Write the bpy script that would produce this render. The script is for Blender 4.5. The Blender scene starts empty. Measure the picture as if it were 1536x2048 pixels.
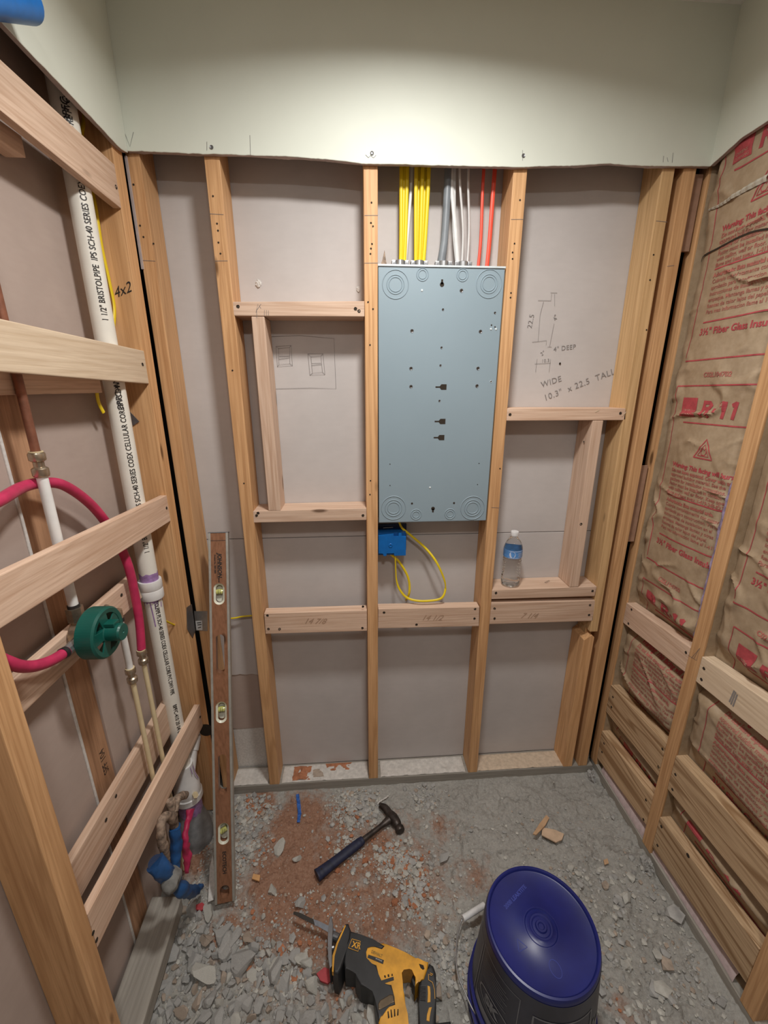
import bpy, bmesh, math, random
from mathutils import Vector, Matrix, noise
random.seed(7)
PI = math.pi
C = bpy.context.scene.collection
S = bpy.context.scene

# ---------------- camera ----------------
cam_d = bpy.data.cameras.new('camera'); cam = bpy.data.objects.new('camera', cam_d); C.objects.link(cam)
pitch, yaw, roll = 0.29515, 0.06788, 0.0005
fw = Vector((math.sin(yaw)*math.cos(pitch), math.cos(yaw)*math.cos(pitch), -math.sin(pitch)))
rt = Vector((math.cos(yaw), -math.sin(yaw), 0)); up = rt.cross(fw)
rt, up = rt*math.cos(roll)+up*math.sin(roll), up*math.cos(roll)-rt*math.sin(roll)
M = Matrix((rt, up, -fw)).transposed().to_4x4(); M.translation = Vector((-0.03121, -1.30163, 1.57509))
cam.matrix_world = M
cam_d.sensor_fit = 'VERTICAL'; cam_d.sensor_height = 36; cam_d.lens = 825/2048*36
cam_d.clip_start = 0.02
S.camera = cam

# ---------------- world, lights, exposure ----------------
w = bpy.data.worlds.new('world'); S.world = w; w.use_nodes = True
w.node_tree.nodes['Background'].inputs[0].default_value = (1.0, 0.93, 0.86, 1)
w.node_tree.nodes['Background'].inputs[1].default_value = 0.3
def area(name, loc, size, power, col, rot=(0,0,0), shape='DISK'):
    l = bpy.data.lights.new(name, 'AREA'); l.shape = shape; l.size = size; l.energy = power; l.color = col
    o = bpy.data.objects.new(name, l); C.objects.link(o); o.location = loc; o.rotation_euler = rot
    return o
area('shower_light', (0.12, -0.60, 2.462), 0.17, 15.0, (1.0, 0.98, 0.945)).data.spread = math.radians(161)
area('room_light', (0.10, -1.62, 2.462), 0.2, 11.0, (1.0, 0.97, 0.93))
S.view_settings.view_transform = 'Standard'; S.view_settings.look = 'None'
S.view_settings.exposure = 0.0; S.view_settings.gamma = 1; S.view_settings.use_curve_mapping = False
S.cycles.max_bounces = 8

# ---------------- materials ----------------
def new_mat(name):
    m = bpy.data.materials.new(name); m.use_nodes = True
    return m, m.node_tree, m.node_tree.nodes['Principled BSDF']
def N(nt, t, **kw):
    n = nt.nodes.new(t)
    for k, v in kw.items(): setattr(n, k, v)
    return n
def coords(nt, scale=(1,1,1), rnd=True):
    tc = N(nt, 'ShaderNodeTexCoord'); mp = N(nt, 'ShaderNodeMapping')
    mp.inputs['Scale'].default_value = scale
    nt.links.new(tc.outputs['Object'], mp.inputs['Vector'])
    if rnd:
        oi = N(nt, 'ShaderNodeObjectInfo'); mu = N(nt, 'ShaderNodeMath', operation='MULTIPLY'); mu.inputs[1].default_value = 37.0
        nt.links.new(oi.outputs['Random'], mu.inputs[0]); nt.links.new(mu.outputs[0], mp.inputs['Location'])
    return mp.outputs[0]
def ramp(nt, fac, stops):
    r = N(nt, 'ShaderNodeValToRGB'); e = r.color_ramp.elements
    e[0].position, e[0].color = stops[0][0], (*stops[0][1], 1); e[1].position, e[1].color = stops[1][0], (*stops[1][1], 1)
    for p, c in stops[2:]: x = e.new(p); x.color = (*c, 1)
    nt.links.new(fac, r.inputs[0]); return r.outputs[0]
def mixc(nt, fac, a, b, mode='MIX'):
    n = N(nt, 'ShaderNodeMix', data_type='RGBA', blend_type=mode)
    for s, v in ((n.inputs[0], fac), (n.inputs[6], a), (n.inputs[7], b)):
        if hasattr(v, 'is_linked') or hasattr(v, 'links'): nt.links.new(v, s)
        else: s.default_value = v if isinstance(v, (int, float)) else (*v, 1)
    return n.outputs[2]
def noise_n(nt, vec, scale, detail=4, rough=.55, dist=0):
    n = N(nt, 'ShaderNodeTexNoise'); n.inputs['Scale'].default_value = scale; n.inputs['Detail'].default_value = detail
    n.inputs['Roughness'].default_value = rough; n.inputs['Distortion'].default_value = dist
    nt.links.new(vec, n.inputs['Vector']); return n.outputs['Fac']
def bump(nt, b, h, strength=.2, dist=.002):
    n = N(nt, 'ShaderNodeBump'); n.inputs['Strength'].default_value = strength; n.inputs['Distance'].default_value = dist
    nt.links.new(h, n.inputs['Height']); nt.links.new(n.outputs[0], b.inputs['Normal'])
def plain(name, col, rough=.5, metal=0, var=.12, vs=40, bmp=0, spec=None):
    m, nt, b = new_mat(name)
    v = coords(nt); f = noise_n(nt, v, vs, 5)
    lo = tuple(c*(1-var) for c in col); hi = tuple(min(1, c*(1+var)) for c in col)
    nt.links.new(ramp(nt, f, [(.3, lo), (.7, hi)]), b.inputs['Base Color'])
    b.inputs['Roughness'].default_value = rough; b.inputs['Metallic'].default_value = metal
    if spec is not None: b.inputs['Specular IOR Level'].default_value = spec
    if bmp: bump(nt, b, f, bmp)
    return m
def wood(name, axis, light, dark, ring=.35, rough=.62, grime=0.0):
    m, nt, b = new_mat(name)
    sc = [22, 22, 22]; sc[axis] = 1.0
    v = coords(nt, tuple(sc))
    fine = [160, 160, 160]; fine[axis] = 5
    vf = coords(nt, tuple(fine))
    g = noise_n(nt, vf, 1, 3, .6)
    big = noise_n(nt, v, .55, 2, .5, .6)
    mu = N(nt, 'ShaderNodeMath', operation='MULTIPLY'); mu.inputs[1].default_value = 55; nt.links.new(big, mu.inputs[0])
    si = N(nt, 'ShaderNodeMath', operation='SINE'); nt.links.new(mu.outputs[0], si.inputs[0])
    mid = tuple((a+c)/2 for a, c in zip(light, dark))
    base = ramp(nt, g, [(.30, tuple(a*.35+c*.65 for a, c in zip(light, dark))), (.50, tuple(a*.8+c*.2 for a, c in zip(light, dark))), (.72, tuple(min(1, a*1.06) for a in light))])
    rf = ramp(nt, si.outputs[0], [(.35, (0,0,0)), (1.0, (1,1,1))])
    rm = N(nt, 'ShaderNodeMath', operation='MULTIPLY'); rm.inputs[1].default_value = ring; nt.links.new(rf, rm.inputs[0])
    c1 = mixc(nt, rm.outputs[0], base, dark)
    # knots
    kv = [9, 9, 9]; kv[axis] = 2.6
    vo = N(nt, 'ShaderNodeTexVoronoi'); vo.inputs['Scale'].default_value = 1.0; nt.links.new(coords(nt, tuple(kv)), vo.inputs['Vector'])
    kf = ramp(nt, vo.outputs['Distance'], [(.045, (1,1,1)), (.085, (0,0,0))])
    c2 = mixc(nt, kf, c1, tuple(x*.42 for x in dark))
    # slow tone drift, each piece its own tone
    oi = N(nt, 'ShaderNodeObjectInfo')
    tone = ramp(nt, oi.outputs['Random'], [(0, (.88, .87, .86)), (1, (1.06, 1.04, 1.02))])
    c3 = mixc(nt, 1.0, c2, tone, 'MULTIPLY')
    if grime:
        gn = noise_n(nt, coords(nt, (1,1,1)), 14, 6, .7)
        gf = ramp(nt, gn, [(.45, (0,0,0)), (.75, (grime,)*3)])
        c3 = mixc(nt, gf, c3, (.30, .28, .25))
    nt.links.new(c3, b.inputs['Base Color'])
    b.inputs['Roughness'].default_value = rough
    b.inputs['Specular IOR Level'].default_value = .3
    bump(nt, b, g, .25, .0015)
    return m
OLD = [wood('stud_wood_%d' % a, a, (.74, .445, .225), (.46, .235, .10), .42, .55) for a in range(3)]
OLDY = [wood('stud_wood_yellow_%d' % a, a, (.68, .455, .235), (.45, .27, .12), .4, .55) for a in range(3)]
NEW = [wood('fresh_wood_%d' % a, a, (.74, .55, .42), (.50, .31, .205), .36) for a in range(3)]
PINE = [wood('pine_wood_%d' % a, a, (.66, .47, .29), (.30, .17, .08), .85) for a in range(3)]
PALE = [wood('pale_wood_%d' % a, a, (.76, .62, .46), (.56, .41, .27), .2) for a in range(3)]
GREYW = [wood('grey_wood_%d' % a, a, (.38, .36, .32), (.22, .20, .175), .25, .85, .9) for a in range(3)]
PAINT = plain('cream_wall_paint', (.69, .72, .635), .55, var=.02, vs=9)
CEIL = plain('ceiling_paint', (.82, .82, .78), .7, var=.03)
def gyp(name, col):
    m, nt, b = new_mat(name)
    v = coords(nt, (1,1,1), False); f = noise_n(nt, v, 5, 6, .6)
    g2 = noise_n(nt, coords(nt, (3,3,9), False), 8, 3, .5)
    c = ramp(nt, f, [(.3, tuple(x*.93 for x in col)), (.7, tuple(x*1.05 for x in col))])
    c = mixc(nt, .05, c, ramp(nt, g2, [(.3, (.30,.26,.24)), (.7, (.60,.56,.53))]))
    nt.links.new(c, b.inputs['Base Color']); b.inputs['Roughness'].default_value = .85; b.inputs['Specular IOR Level'].default_value = .2
    return m
GYP = gyp('gypsum_paper_grey', (.55, .515, .50))
GYPB = gyp('gypsum_paper_brown', (.44, .35, .305))
GCORE = plain('gypsum_core', (.42, .35, .33), .9, bmp=.3)
CORE_W = plain('gypsum_core_white', (.62, .60, .57), .9, bmp=.4, vs=120)
PENCIL = plain('pencil_graphite', (.17, .16, .16), .6)
PENCILF = plain('pencil_graphite_faint', (.24, .225, .22), .6)
MARK = plain('black_ink', (.02, .018, .018), .5)
HOLE = plain('screw_hole_dark', (.03, .02, .012), .9)
STEEL = plain('zinc_steel', (.45, .46, .47), .38, .85, vs=60)
DSTEEL = plain('dull_steel', (.22, .22, .23), .45, .8, vs=60)
BRASS = plain('plated_brass', (.50, .42, .32), .3, .9, vs=60, var=.25)
COPPER = plain('copper_tarnish', (.28, .12, .075), .42, .55, vs=30, var=.35)
PANEL = plain('panel_enamel', (.27, .35, .40), .42, .0, var=.03, vs=3)
PANELH = plain('panel_enamel_worn', (.62, .68, .70), .4)
PVC = plain('pvc_white', (.80, .775, .70), .32, var=.04, vs=25)
PVCW = plain('pvc_fitting', (.74, .735, .72), .35, var=.05)
PURPLE = plain('purple_primer', (.33, .20, .42), .5, var=.3, vs=90)
PEXW = plain('pex_white', (.82, .82, .80), .35, var=.04)
PEXR = plain('pex_red', (.50, .03, .10), .42, var=.15)
CPVC = plain('cpvc_cream', (.70, .58, .36), .4, var=.06)
GREYP = plain('grey_plastic_pipe', (.23, .24, .25), .6, var=.3, vs=30, bmp=.3)
RUST = plain('crusted_copper', (.27, .20, .15), .9, var=.6, vs=90, bmp=.8)
GREEN = plain('green_plastic', (.005, .09, .07), .38, var=.15, vs=20)
BLUE = plain('blue_plastic', (.004, .13, .44), .35, var=.1)
BLUES = plain('blue_sleeve', (.015, .075, .22), .45, var=.3, vs=30)
YEL = plain('yellow_cable', (.80, .60, .015), .42, var=.03, vs=12)
WHT = plain('white_cable', (.70, .70, .69), .42, var=.08)
GRY = plain('grey_cable', (.20, .22, .24), .42, var=.2, vs=20)
REDC = plain('orange_cable', (.85, .095, .055), .38, var=.08)
BKT = plain('bucket_blue', (.010, .016, .135), .36, var=.25, vs=8)
BKTD = plain('bucket_dark_print', (.030, .032, .050), .42, var=.3, vs=14)
BKTG = plain('bucket_grey_print', (.20, .21, .23), .5, var=.2, vs=50)
SAWY = plain('tool_yellow', (.68, .33, .025), .45, var=.28, vs=22)
SAWK = plain('tool_black_rubber', (.018, .019, .021), .5, var=.4, vs=22)
HAMM = plain('hammer_steel', (.06, .048, .042), .45, .6, var=.5, vs=50, bmp=.2)
HAMG = plain('hammer_grip', (.012, .016, .045), .6, var=.4, vs=60)
PLASW = plain('white_plastic', (.70, .70, .70), .4)
LVLW = wood('level_mahogany', 2, (.31, .15, .085), (.175, .08, .042), .25, .35)
LVLR = plain('level_brass_edge', (.46, .45, .41), .42, .5, vs=50)
VIAL = plain('level_vial', (.50, .50, .16), .15, var=.2)
VIALW = plain('level_vial_white', (.70, .70, .58), .35)
STONE = plain('gravel_stone', (.37, .365, .35), .9, var=.28, vs=35, bmp=.5)
STONEL = plain('gravel_stone_light', (.46, .45, .41), .9, var=.25, vs=35, bmp=.5)
STONEB = plain('gravel_stone_tan', (.38, .31, .25), .9, var=.3, vs=35, bmp=.5)
CLAYM = plain('red_clay', (.40, .165, .085), .95, var=.25, vs=60, bmp=.4)
REDPL = plain('red_plastic_scrap', (.42, .05, .06), .6)
BLUET = plain('blue_tape_scrap', (.03, .12, .42), .6)
CHIP = plain('wood_chip', (.52, .33, .19), .8)
PLAST = plain('plaster_dust', (.60, .57, .53), .95, var=.15, vs=70, bmp=.5)
PINKF = plain('kraft_print_faded', (.40, .135, .105), .7, var=.25, vs=60)
PINK = plain('kraft_print_red', (.43, .065, .075), .7, var=.2, vs=60)
INSUL = plain('fiberglass_fuzz', (.30, .24, .36), .95, var=.4, vs=60, bmp=.6)
PINKI = plain('pink_fiberglass', (.60, .48, .48), .95, var=.15, vs=60, bmp=.6)
def kraft():
    m, nt, b = new_mat('kraft_facing')
    v = coords(nt, (1,1,1), False)
    f = noise_n(nt, v, 11, 7, .65); f2 = noise_n(nt, v, 60, 5, .6)
    c = ramp(nt, f, [(.3, (.31, .215, .13)), (.7, (.47, .36, .245))])
    c = mixc(nt, .35, c, ramp(nt, f2, [(.3, (.30, .22, .135)), (.7, (.50, .39, .275))]))
    nt.links.new(c, b.inputs['Base Color']); b.inputs['Roughness'].default_value = .36; b.inputs['Specular IOR Level'].default_value = .5
    bump(nt, b, f2, .25, .002); return m
KRAFT = kraft()
def ground():
    m, nt, b = new_mat('rubble_ground')
    v = coords(nt, (1,1,1), False)
    at = N(nt, 'ShaderNodeAttribute', attribute_name='clay')
    n1 = noise_n(nt, v, 22, 8, .7); n2 = noise_n(nt, v, 130, 5, .7); n3 = noise_n(nt, v, 6, 5, .6)
    ad = N(nt, 'ShaderNodeMath', operation='MULTIPLY_ADD'); ad.inputs[1].default_value = 1.6; nt.links.new(n1, ad.inputs[0])
    sb = N(nt, 'ShaderNodeMath', operation='SUBTRACT'); sb.inputs[1].default_value = .8; nt.links.new(at.outputs['Fac'], ad.inputs[2]); nt.links.new(ad.outputs[0], sb.inputs[0])
    cf = ramp(nt, sb.outputs[0], [(.25, (0,0,0)), (.7, (1,1,1))])
    conc = ramp(nt, n2, [(.3, (.26, .25, .23)), (.7, (.50, .485, .45))])
    conc = mixc(nt, .4, conc, ramp(nt, n3, [(.3, (.32, .31, .285)), (.7, (.47, .455, .42))]))
    clay = ramp(nt, n2, [(.3, (.25, .125, .08)), (.7, (.43, .265, .185))])
    nt.links.new(mixc(nt, cf, conc, clay), b.inputs['Base Color']); b.inputs['Roughness'].default_value = .95
    b.inputs['Specular IOR Level'].default_value = .15
    bump(nt, b, n1, 1.0, .012); return m
GROUND = ground()
def glassy(name, col, rough, ior):
    m, nt, b = new_mat(name); b.inputs['Base Color'].default_value = (*col, 1); b.inputs['Roughness'].default_value = rough
    b.inputs['Transmission Weight'].default_value = 1; b.inputs['IOR'].default_value = ior; return m
PET = glassy('clear_bottle_plastic', (.97, .99, .99), .04, 1.2)
LENS = new_mat('lamp_lens')[0]
_e = LENS.node_tree.nodes['Principled BSDF']; _e.inputs['Emission Color'].default_value = (1, .95, .88, 1); _e.inputs['Emission Strength'].default_value = 4

# ---------------- mesh helpers ----------------
def tag(o, label=None, cat=None, group=None, kind=None):
    if label: o['label'] = label
    if cat: o['category'] = cat
    if group: o['group'] = group
    if kind: o['kind'] = kind
    return o
def fin(name, bm, mats, parent=None, smooth=False, origin=None, tri=True):
    bmesh.ops.recalc_face_normals(bm, faces=bm.faces)
    for f in bm.faces: f.smooth = smooth
    vs = [v.co.copy() for v in bm.verts]
    if parent is not None:
        pr = parent; o3 = Vector((0,0,0))
        while pr is not None: o3 += pr.location; pr = pr.parent
        org = o3
    else:
        lo = Vector([min(v[i] for v in vs) for i in range(3)]); hi = Vector([max(v[i] for v in vs) for i in range(3)])
        org = origin or Vector(((lo.x+hi.x)/2, (lo.y+hi.y)/2, lo.z))
    for v in bm.verts: v.co -= org
    me = bpy.data.meshes.new(name); bm.to_mesh(me); bm.free()
    if smooth: me.set_sharp_from_angle(angle=math.radians(42))
    for m in (mats if isinstance(mats, (list, tuple)) else [mats]): me.materials.append(m)
    o = bpy.data.objects.new(name, me); C.objects.link(o)
    if parent is not None: o.parent = parent; o.location = (0,0,0)
    else: o.location = org
    return o
def empty(name, loc):
    o = bpy.data.objects.new(name, None); o.empty_display_size = .05; C.objects.link(o); o.location = Vector(loc); return o
def slab_bm(front, vec, bev=.0022, bm=None, seg=2):
    bm = bm or bmesh.new(); vec = Vector(vec)
    a = [bm.verts.new(Vector(p)) for p in front]; b = [bm.verts.new(Vector(p)+vec) for p in front]; n = len(a)
    fs = [bm.faces.new(a), bm.faces.new(b[::-1])]
    for i in range(n): fs.append(bm.faces.new((a[i], b[i], b[(i+1) % n], a[(i+1) % n])))
    if bev:
        es = list({e for f in fs for e in f.edges})
        bmesh.ops.bevel(bm, geom=es, offset=bev, segments=seg, affect='EDGES', profile=.6)
    return bm
def box_bm(x0, x1, y0, y1, z0, z1, bev=.0022, bm=None):
    return slab_bm([(x0,y0,z0), (x1,y0,z0), (x1,y0,z1), (x0,y0,z1)], (0, y1-y0, 0), bev, bm)
def cyl_bm(p0, p1, r0, r1=None, seg=20, bm=None, cap=True, bev=0):
    bm = bm or bmesh.new(); p0 = Vector(p0); p1 = Vector(p1); r1 = r0 if r1 is None else r1
    d = (p1-p0).normalized(); u = d.orthogonal().normalized(); v = d.cross(u)
    if bev: prof = [(0, r0-bev), (bev/(p1-p0).length, r0), (1-bev/(p1-p0).length, r1), (1, r1-bev)]
    else: prof = [(0, r0), (1, r1)]
    rings = [[bm.verts.new(p0.lerp(p1, t)+(u*math.cos(2*PI*i/seg)+v*math.sin(2*PI*i/seg))*r) for i in range(seg)] for t, r in prof]
    for A, B in zip(rings, rings[1:]):
        for i in range(seg): bm.faces.new((A[i], A[(i+1) % seg], B[(i+1) % seg], B[i]))
    if cap: bm.faces.new(rings[0][::-1]); bm.faces.new(rings[-1])
    return bm
def lathe_bm(prof, c, ax=(0,0,1), seg=48, bm=None):
    bm = bm or bmesh.new(); c = Vector(c); d = Vector(ax).normalized(); u = d.orthogonal().normalized() if abs(d.z) < .99 else Vector((1,0,0)); v = d.cross(u)
    rings = []
    for r, z in prof:
        if r < 1e-6: rings.append([bm.verts.new(c+d*z)])
        else: rings.append([bm.verts.new(c+d*z+(u*math.cos(2*PI*i/seg)+v*math.sin(2*PI*i/seg))*r) for i in range(seg)])
    for A, B in zip(rings, rings[1:]):
        if len(A) == 1 and len(B) == 1: continue
        for i in range(seg):
            j = (i+1) % seg
            if len(A) == 1: bm.faces.new((A[0], B[j], B[i]))
            elif len(B) == 1: bm.faces.new((A[i], A[j], B[0]))
            else: bm.faces.new((A[i], A[j], B[j], B[i]))
    return bm
def spline(pts, n=8):
    P = [Vector(p) for p in pts]; out = []
    for i in range(len(P)-1):
        a = P[max(i-1, 0)]; b = P[i]; c = P[i+1]; d = P[min(i+2, len(P)-1)]
        for k in range(n):
            t = k/n; out.append(.5*((2*b)+(c-a)*t+(2*a-5*b+4*c-d)*t*t+(3*b-a-3*c+d)*t**3))
    out.append(P[-1]); return out
def tube_bm(pts, rad, seg=14, n=8, flat=None, ref=None, bm=None):
    """rad: number or list per control point; flat=(wide, thin) gives a flat cable, ref the wide direction"""
    bm = bm or bmesh.new(); q = spline(pts, n) if n else [Vector(p) for p in pts]
    if isinstance(rad, (list, tuple)):
        rr = []
        for i in range(len(rad)-1):
            for k in range(n): rr.append(rad[i]+(rad[i+1]-rad[i])*k/n)
        rr.append(rad[-1])
    else: rr = [rad]*len(q)
    u = None; rings = []
    for i, p in enumerate(q):
        t = (q[min(i+1, len(q)-1)]-q[max(i-1, 0)]).normalized()
        if flat: u = Vector(ref); u = (u-t*u.dot(t)).normalized()
        elif u is None: u = t.orthogonal().normalized()
        else: u = (u-t*u.dot(t)).normalized()
        v = t.cross(u); a, b = (flat if flat else (rr[i], rr[i]))
        if flat: a, b = a*rr[i], b*rr[i]
        rings.append([bm.verts.new(p+u*a*math.cos(2*PI*k/seg)+v*b*math.sin(2*PI*k/seg)) for k in range(seg)])
    for A, B in zip(rings, rings[1:]):
        for k in range(seg): bm.faces.new((A[k], A[(k+1) % seg], B[(k+1) % seg], B[k]))
    bm.faces.new(rings[0][::-1]); bm.faces.new(rings[-1]); return bm
def text_bm(s, size, fn, bold=0.0, bm=None, align='LEFT', space=1.0, shear=0):
    cu = bpy.data.curves.new('t', 'FONT'); cu.body = s; cu.size = size; cu.offset = bold; cu.align_x = align; cu.resolution_u = 3
    cu.space_character = space; cu.shear = shear
    o = bpy.data.objects.new('t', cu); C.objects.link(o)
    dg = bpy.context.evaluated_depsgraph_get(); me = bpy.data.meshes.new_from_object(o.evaluated_get(dg))
    bm = bm or bmesh.new(); n0 = len(bm.verts); bm.from_mesh(me); bm.verts.ensure_lookup_table()
    for v in bm.verts[n0:]: v.co = Vector(fn(v.co.x, v.co.y))
    bpy.data.objects.remove(o); bpy.data.curves.remove(cu); bpy.data.meshes.remove(me); return bm
def strokes_bm(lines, wid, fn, bm=None, step=.012):
    bm = bm or bmesh.new()
    for ln in lines:
        P = [Vector((p[0], p[1])) for p in ln]; Q = []
        for a, b in zip(P, P[1:]):
            k = max(1, int((b-a).length/step))
            Q += [a.lerp(b, i/k) for i in range(k)]
        Q.append(P[-1]); prev = None
        for i, p in enumerate(Q):
            t = (Q[min(i+1, len(Q)-1)]-Q[max(i-1, 0)])
            if t.length < 1e-9: continue
            t.normalize(); nrm = Vector((-t.y, t.x))*wid/2
            cur = (bm.verts.new(Vector(fn(*(p+nrm)))), bm.verts.new(Vector(fn(*(p-nrm)))))
            if prev: bm.faces.new((prev[0], prev[1], cur[1], cur[0]))
            prev = cur
    return bm
def pix_strokes(groups):   # world-space polylines already on a surface
    return groups
def ribbon3(lines, wid, nrm, off=.0006, bm=None):
    bm = bm or bmesh.new(); nrm = Vector(nrm).normalized()
    for ln in lines:
        P = [Vector(p)+nrm*off for p in ln]; prev = None
        for i, p in enumerate(P):
            t = P[min(i+1, len(P)-1)]-P[max(i-1, 0)]
            if t.length < 1e-9: continue
            s = t.normalized().cross(nrm)*wid/2
            cur = (bm.verts.new(p+s), bm.verts.new(p-s))
            if prev: bm.faces.new((prev[0], prev[1], cur[1], cur[0]))
            prev = cur
    return bm
NB = (0, -1, 0)                         # out of the back wall
NL = Vector((1, -.0232, 0)).normalized(); NR = Vector((-1, .019, 0)).normalized()
def holes(parent, pts, nrm, r=.0042, name='screw_hole'):
    nrm = Vector(nrm)
    for p in pts:
        p = Vector(p)
        bm = lathe_bm([(0, .0002), (r*.8, .0004), (r, .0009), (r*1.15, .0002)], p, nrm, 9)
        for v in bm.verts: v.co += Vector((random.uniform(-1,1), random.uniform(-1,1), random.uniform(-1,1)))*r*.12
        fin(name, bm, HOLE, parent)
def board(name, front, vec, mat, label, cat='board', group=None, hp=(), nrm=None, bev=.0022, wob=.0006):
    bm = slab_bm(front, vec, bev)
    o = fin(name, bm, mat); tag(o, label, cat, group)
    if hp: holes(o, hp, nrm or NB)
    return o
def lerp3(a, b, t): return tuple(x+(y-x)*t for x, y in zip(a, b))
D9 = .089
IN = (0, D9, 0)

# =====================================================================
# SETTING
# =====================================================================
HC = 2.487
def jag(x, s, amp): return amp*(noise.noise(Vector((x*9, s, 0)))+.5*noise.noise(Vector((x*45, s, 3)))+.35*noise.noise(Vector((x*160, s, 7))))
def band(name, p0, p1, zb, nrm, thick=.0127, mats=None, seed=1, top=HC):
    """painted gypsum band from a rough-cut lower edge zb(t) up to the ceiling"""
    n = 260; p0 = Vector(p0); p1 = Vector(p1); L = (p1-p0).length; bm = bmesh.new(); rows = []
    nv = Vector(nrm)*thick
    for i in range(n+1):
        t = i/n; p = p0.lerp(p1, t); z = zb(t); j = jag(t*L, seed, .0022); j2 = jag(t*L+5, seed+9, .003)
        f = p+nv
        rows.append([bm.verts.new((f.x, f.y, top)), bm.verts.new((f.x, f.y, z+j+.001)), bm.verts.new((f.x-nv.x*.06, f.y-nv.y*.06, z+j)),
                     bm.verts.new((p.x+nv.x*.1, p.y+nv.y*.1, z+j2*.6)), bm.verts.new((p.x, p.y, z+j2+.001)), bm.verts.new((p.x, p.y, top))])
    for A, B in zip(rows, rows[1:]):
        for k in range(5):
            f = bm.faces.new((A[k], A[k+1], B[k+1], B[k])); f.material_index = 1 if k in (2, 3) else (1 if k == 4 else 0)
    return tag(fin(name, bm, mats or [PAINT, GCORE]), kind='structure')
kb = [(-.66, 2.139), (-.587, 2.138), (-.30, 2.1385), (-.16, 2.138), (0, 2.130), (.2, 2.131), (.42, 2.1335), (.55, 2.141), (.66, 2.149), (.78, 2.146), (.90, 2.150), (1.1, 2.152)]
def interp(k, x):
    for (a, b), (c, d) in zip(k, k[1:]):
        if x <= c: return b+(d-b)*(x-a)/(c-a)
    return k[-1][1]
wall_back = band('wall_back', (-.587, 0, 0), (.95, 0, 0), lambda t: interp(kb, -.587+t*1.537), (0, -1, 0), seed=3)
XL = lambda y, d=0: -.5983+.0232*y-d
XR = lambda y, d=0: .9619+.019*y+d
kl = [(-2.5, 2.15), (-.6, 2.15), (-.388, 2.1444), (-.3265, 2.1404), (-.2383, 2.1374), (-.1184, 2.1313), (-.044, 2.1268), (0, 2.137)]
wall_left = band('wall_left', (XL(-2.5), -2.5, 0), (XL(-.0127), -.0127, 0), lambda t: interp(kl, -2.5+t*2.487), NL, seed=5)
wall_right = band('wall_right', (XR(-2.5), -2.5, 0), (XR(-.0127), -.0127, 0), lambda t: 2.171 if t < .965 else 2.171-(t-.965)*.55, NR, seed=8)
# screws and pencil ticks at the cut edge of the painted drywall
for p in [(-0.3797,-0.0132,2.152),(0.0248,-0.0132,2.152),(0.4252,-0.0132,2.159)]:
    o = fin('drywall_screw', lathe_bm([(0, .0006), (.0022, .0008), (.0042, .0016), (.0048, .0003)], p, NB, 14), DSTEEL, wall_back)
bm = ribbon3([[(-0.3897,-0.0127,2.163),(-0.3918,-0.0127,2.145)], [(-0.2821,-0.0127,2.18),(-0.2847,-0.0127,2.138)], [(0.4215,-0.0127,2.171),(0.4238,-0.0127,2.148)], [(-0.587,-0.0127,2.176),(-0.5787,-0.0127,2.147),(-0.5652,-0.0127,2.177)],
   [(0.8111,-0.0127,2.17),(0.8127,-0.0127,2.156)], [(0.8216,-0.0127,2.167),(0.8266,-0.0127,2.157)], [(0.8364,-0.0127,2.178),(0.8381,-0.0127,2.156)], [(0.008,-0.0127,2.148),(0.0157,-0.0127,2.142),(0.0209,-0.0127,2.147),(0.0287,-0.0127,2.142),(0.0352,-0.0127,2.148)]], .0010, NB)
fin('pencil_mark', bm, PENCIL, wall_back)
# ceiling
bm = box_bm(-.75, 1.15, -2.6, .12, HC, HC+.02, 0)
ceiling = tag(fin('ceiling', bm, CEIL), kind='structure')
tag(fin('wall_rear', box_bm(-.75, 1.1, -2.56, -2.52, -.05, HC, 0), plain('rear_wall_dull', (.30, .28, .25), .9)), kind='structure')  # unseen wall added for bounced light, dull colour holds that bounce down
# gypsum of the next room behind the studs
zs = 1.062
tag(fin('wall_back', box_bm(-.598, .922, D9+.001, D9+.013, zs+.0015, HC, .0015), GYP), kind='structure')
tag(fin('wall_back', box_bm(-.37, .922, D9+.001, D9+.013, .035, zs-.0008, .0015), GYP), kind='structure')
# left of the first stud the lower sheet is torn and patched
bm = bmesh.new(); rows = []
for i in range(40):
    x = -.598+.229*i/39; z = .497+jag(x, 21, .006); rows.append((bm.verts.new((x, D9+.001, zs-.0008)), bm.verts.new((x, D9+.001, z)), bm.verts.new((x, D9+.010, z+.004)), bm.verts.new((x, D9+.012, zs-.0008))))
for A, B in zip(rows, rows[1:]):
    for k in range(4):
        f = bm.faces.new((A[k], A[(k+1) % 4], B[(k+1) % 4], B[k])); f.material_index = 1 if k == 1 else 0
bm.faces.new(rows[0]); bm.faces.new(rows[-1][::-1])
tag(fin('wall_back', bm, [GYP, CORE_W]), kind='structure')
tag(fin('wall_back', box_bm(-.598, -.369, D9+.004, D9+.016, .235, .51, .001), GYPB), kind='structure')
tag(fin('wall_back', box_bm(-.598, -.369, D9+.006, D9+.018, -.02, .236, .001), CORE_W), kind='structure')
# left cavity gypsum and right-hand cavity back
def wallpiece(name, y0, y1, z0, z1, d, mat, left=True, t=.012):
    X = XL if left else XR
    s = 1 if left else -1
    bm = slab_bm([(X(y0, d), y0, z0), (X(y1, d), y1, z0), (X(y1, d), y1, z1), (X(y0, d), y0, z1)], (-t*s, 0, 0), .001)
    return tag(fin(name, bm, mat), kind='structure')
wallpiece('wall_left', -2.5, -.470, -.03, HC, D9+.001, GYPB)
wallpiece('wall_left', -.388, -.040, -.03, HC, D9+.001, GYPB)
wallpiece('wall_right', -2.5, .046, -.03, HC, D9+.012, GYPB, False)

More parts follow.
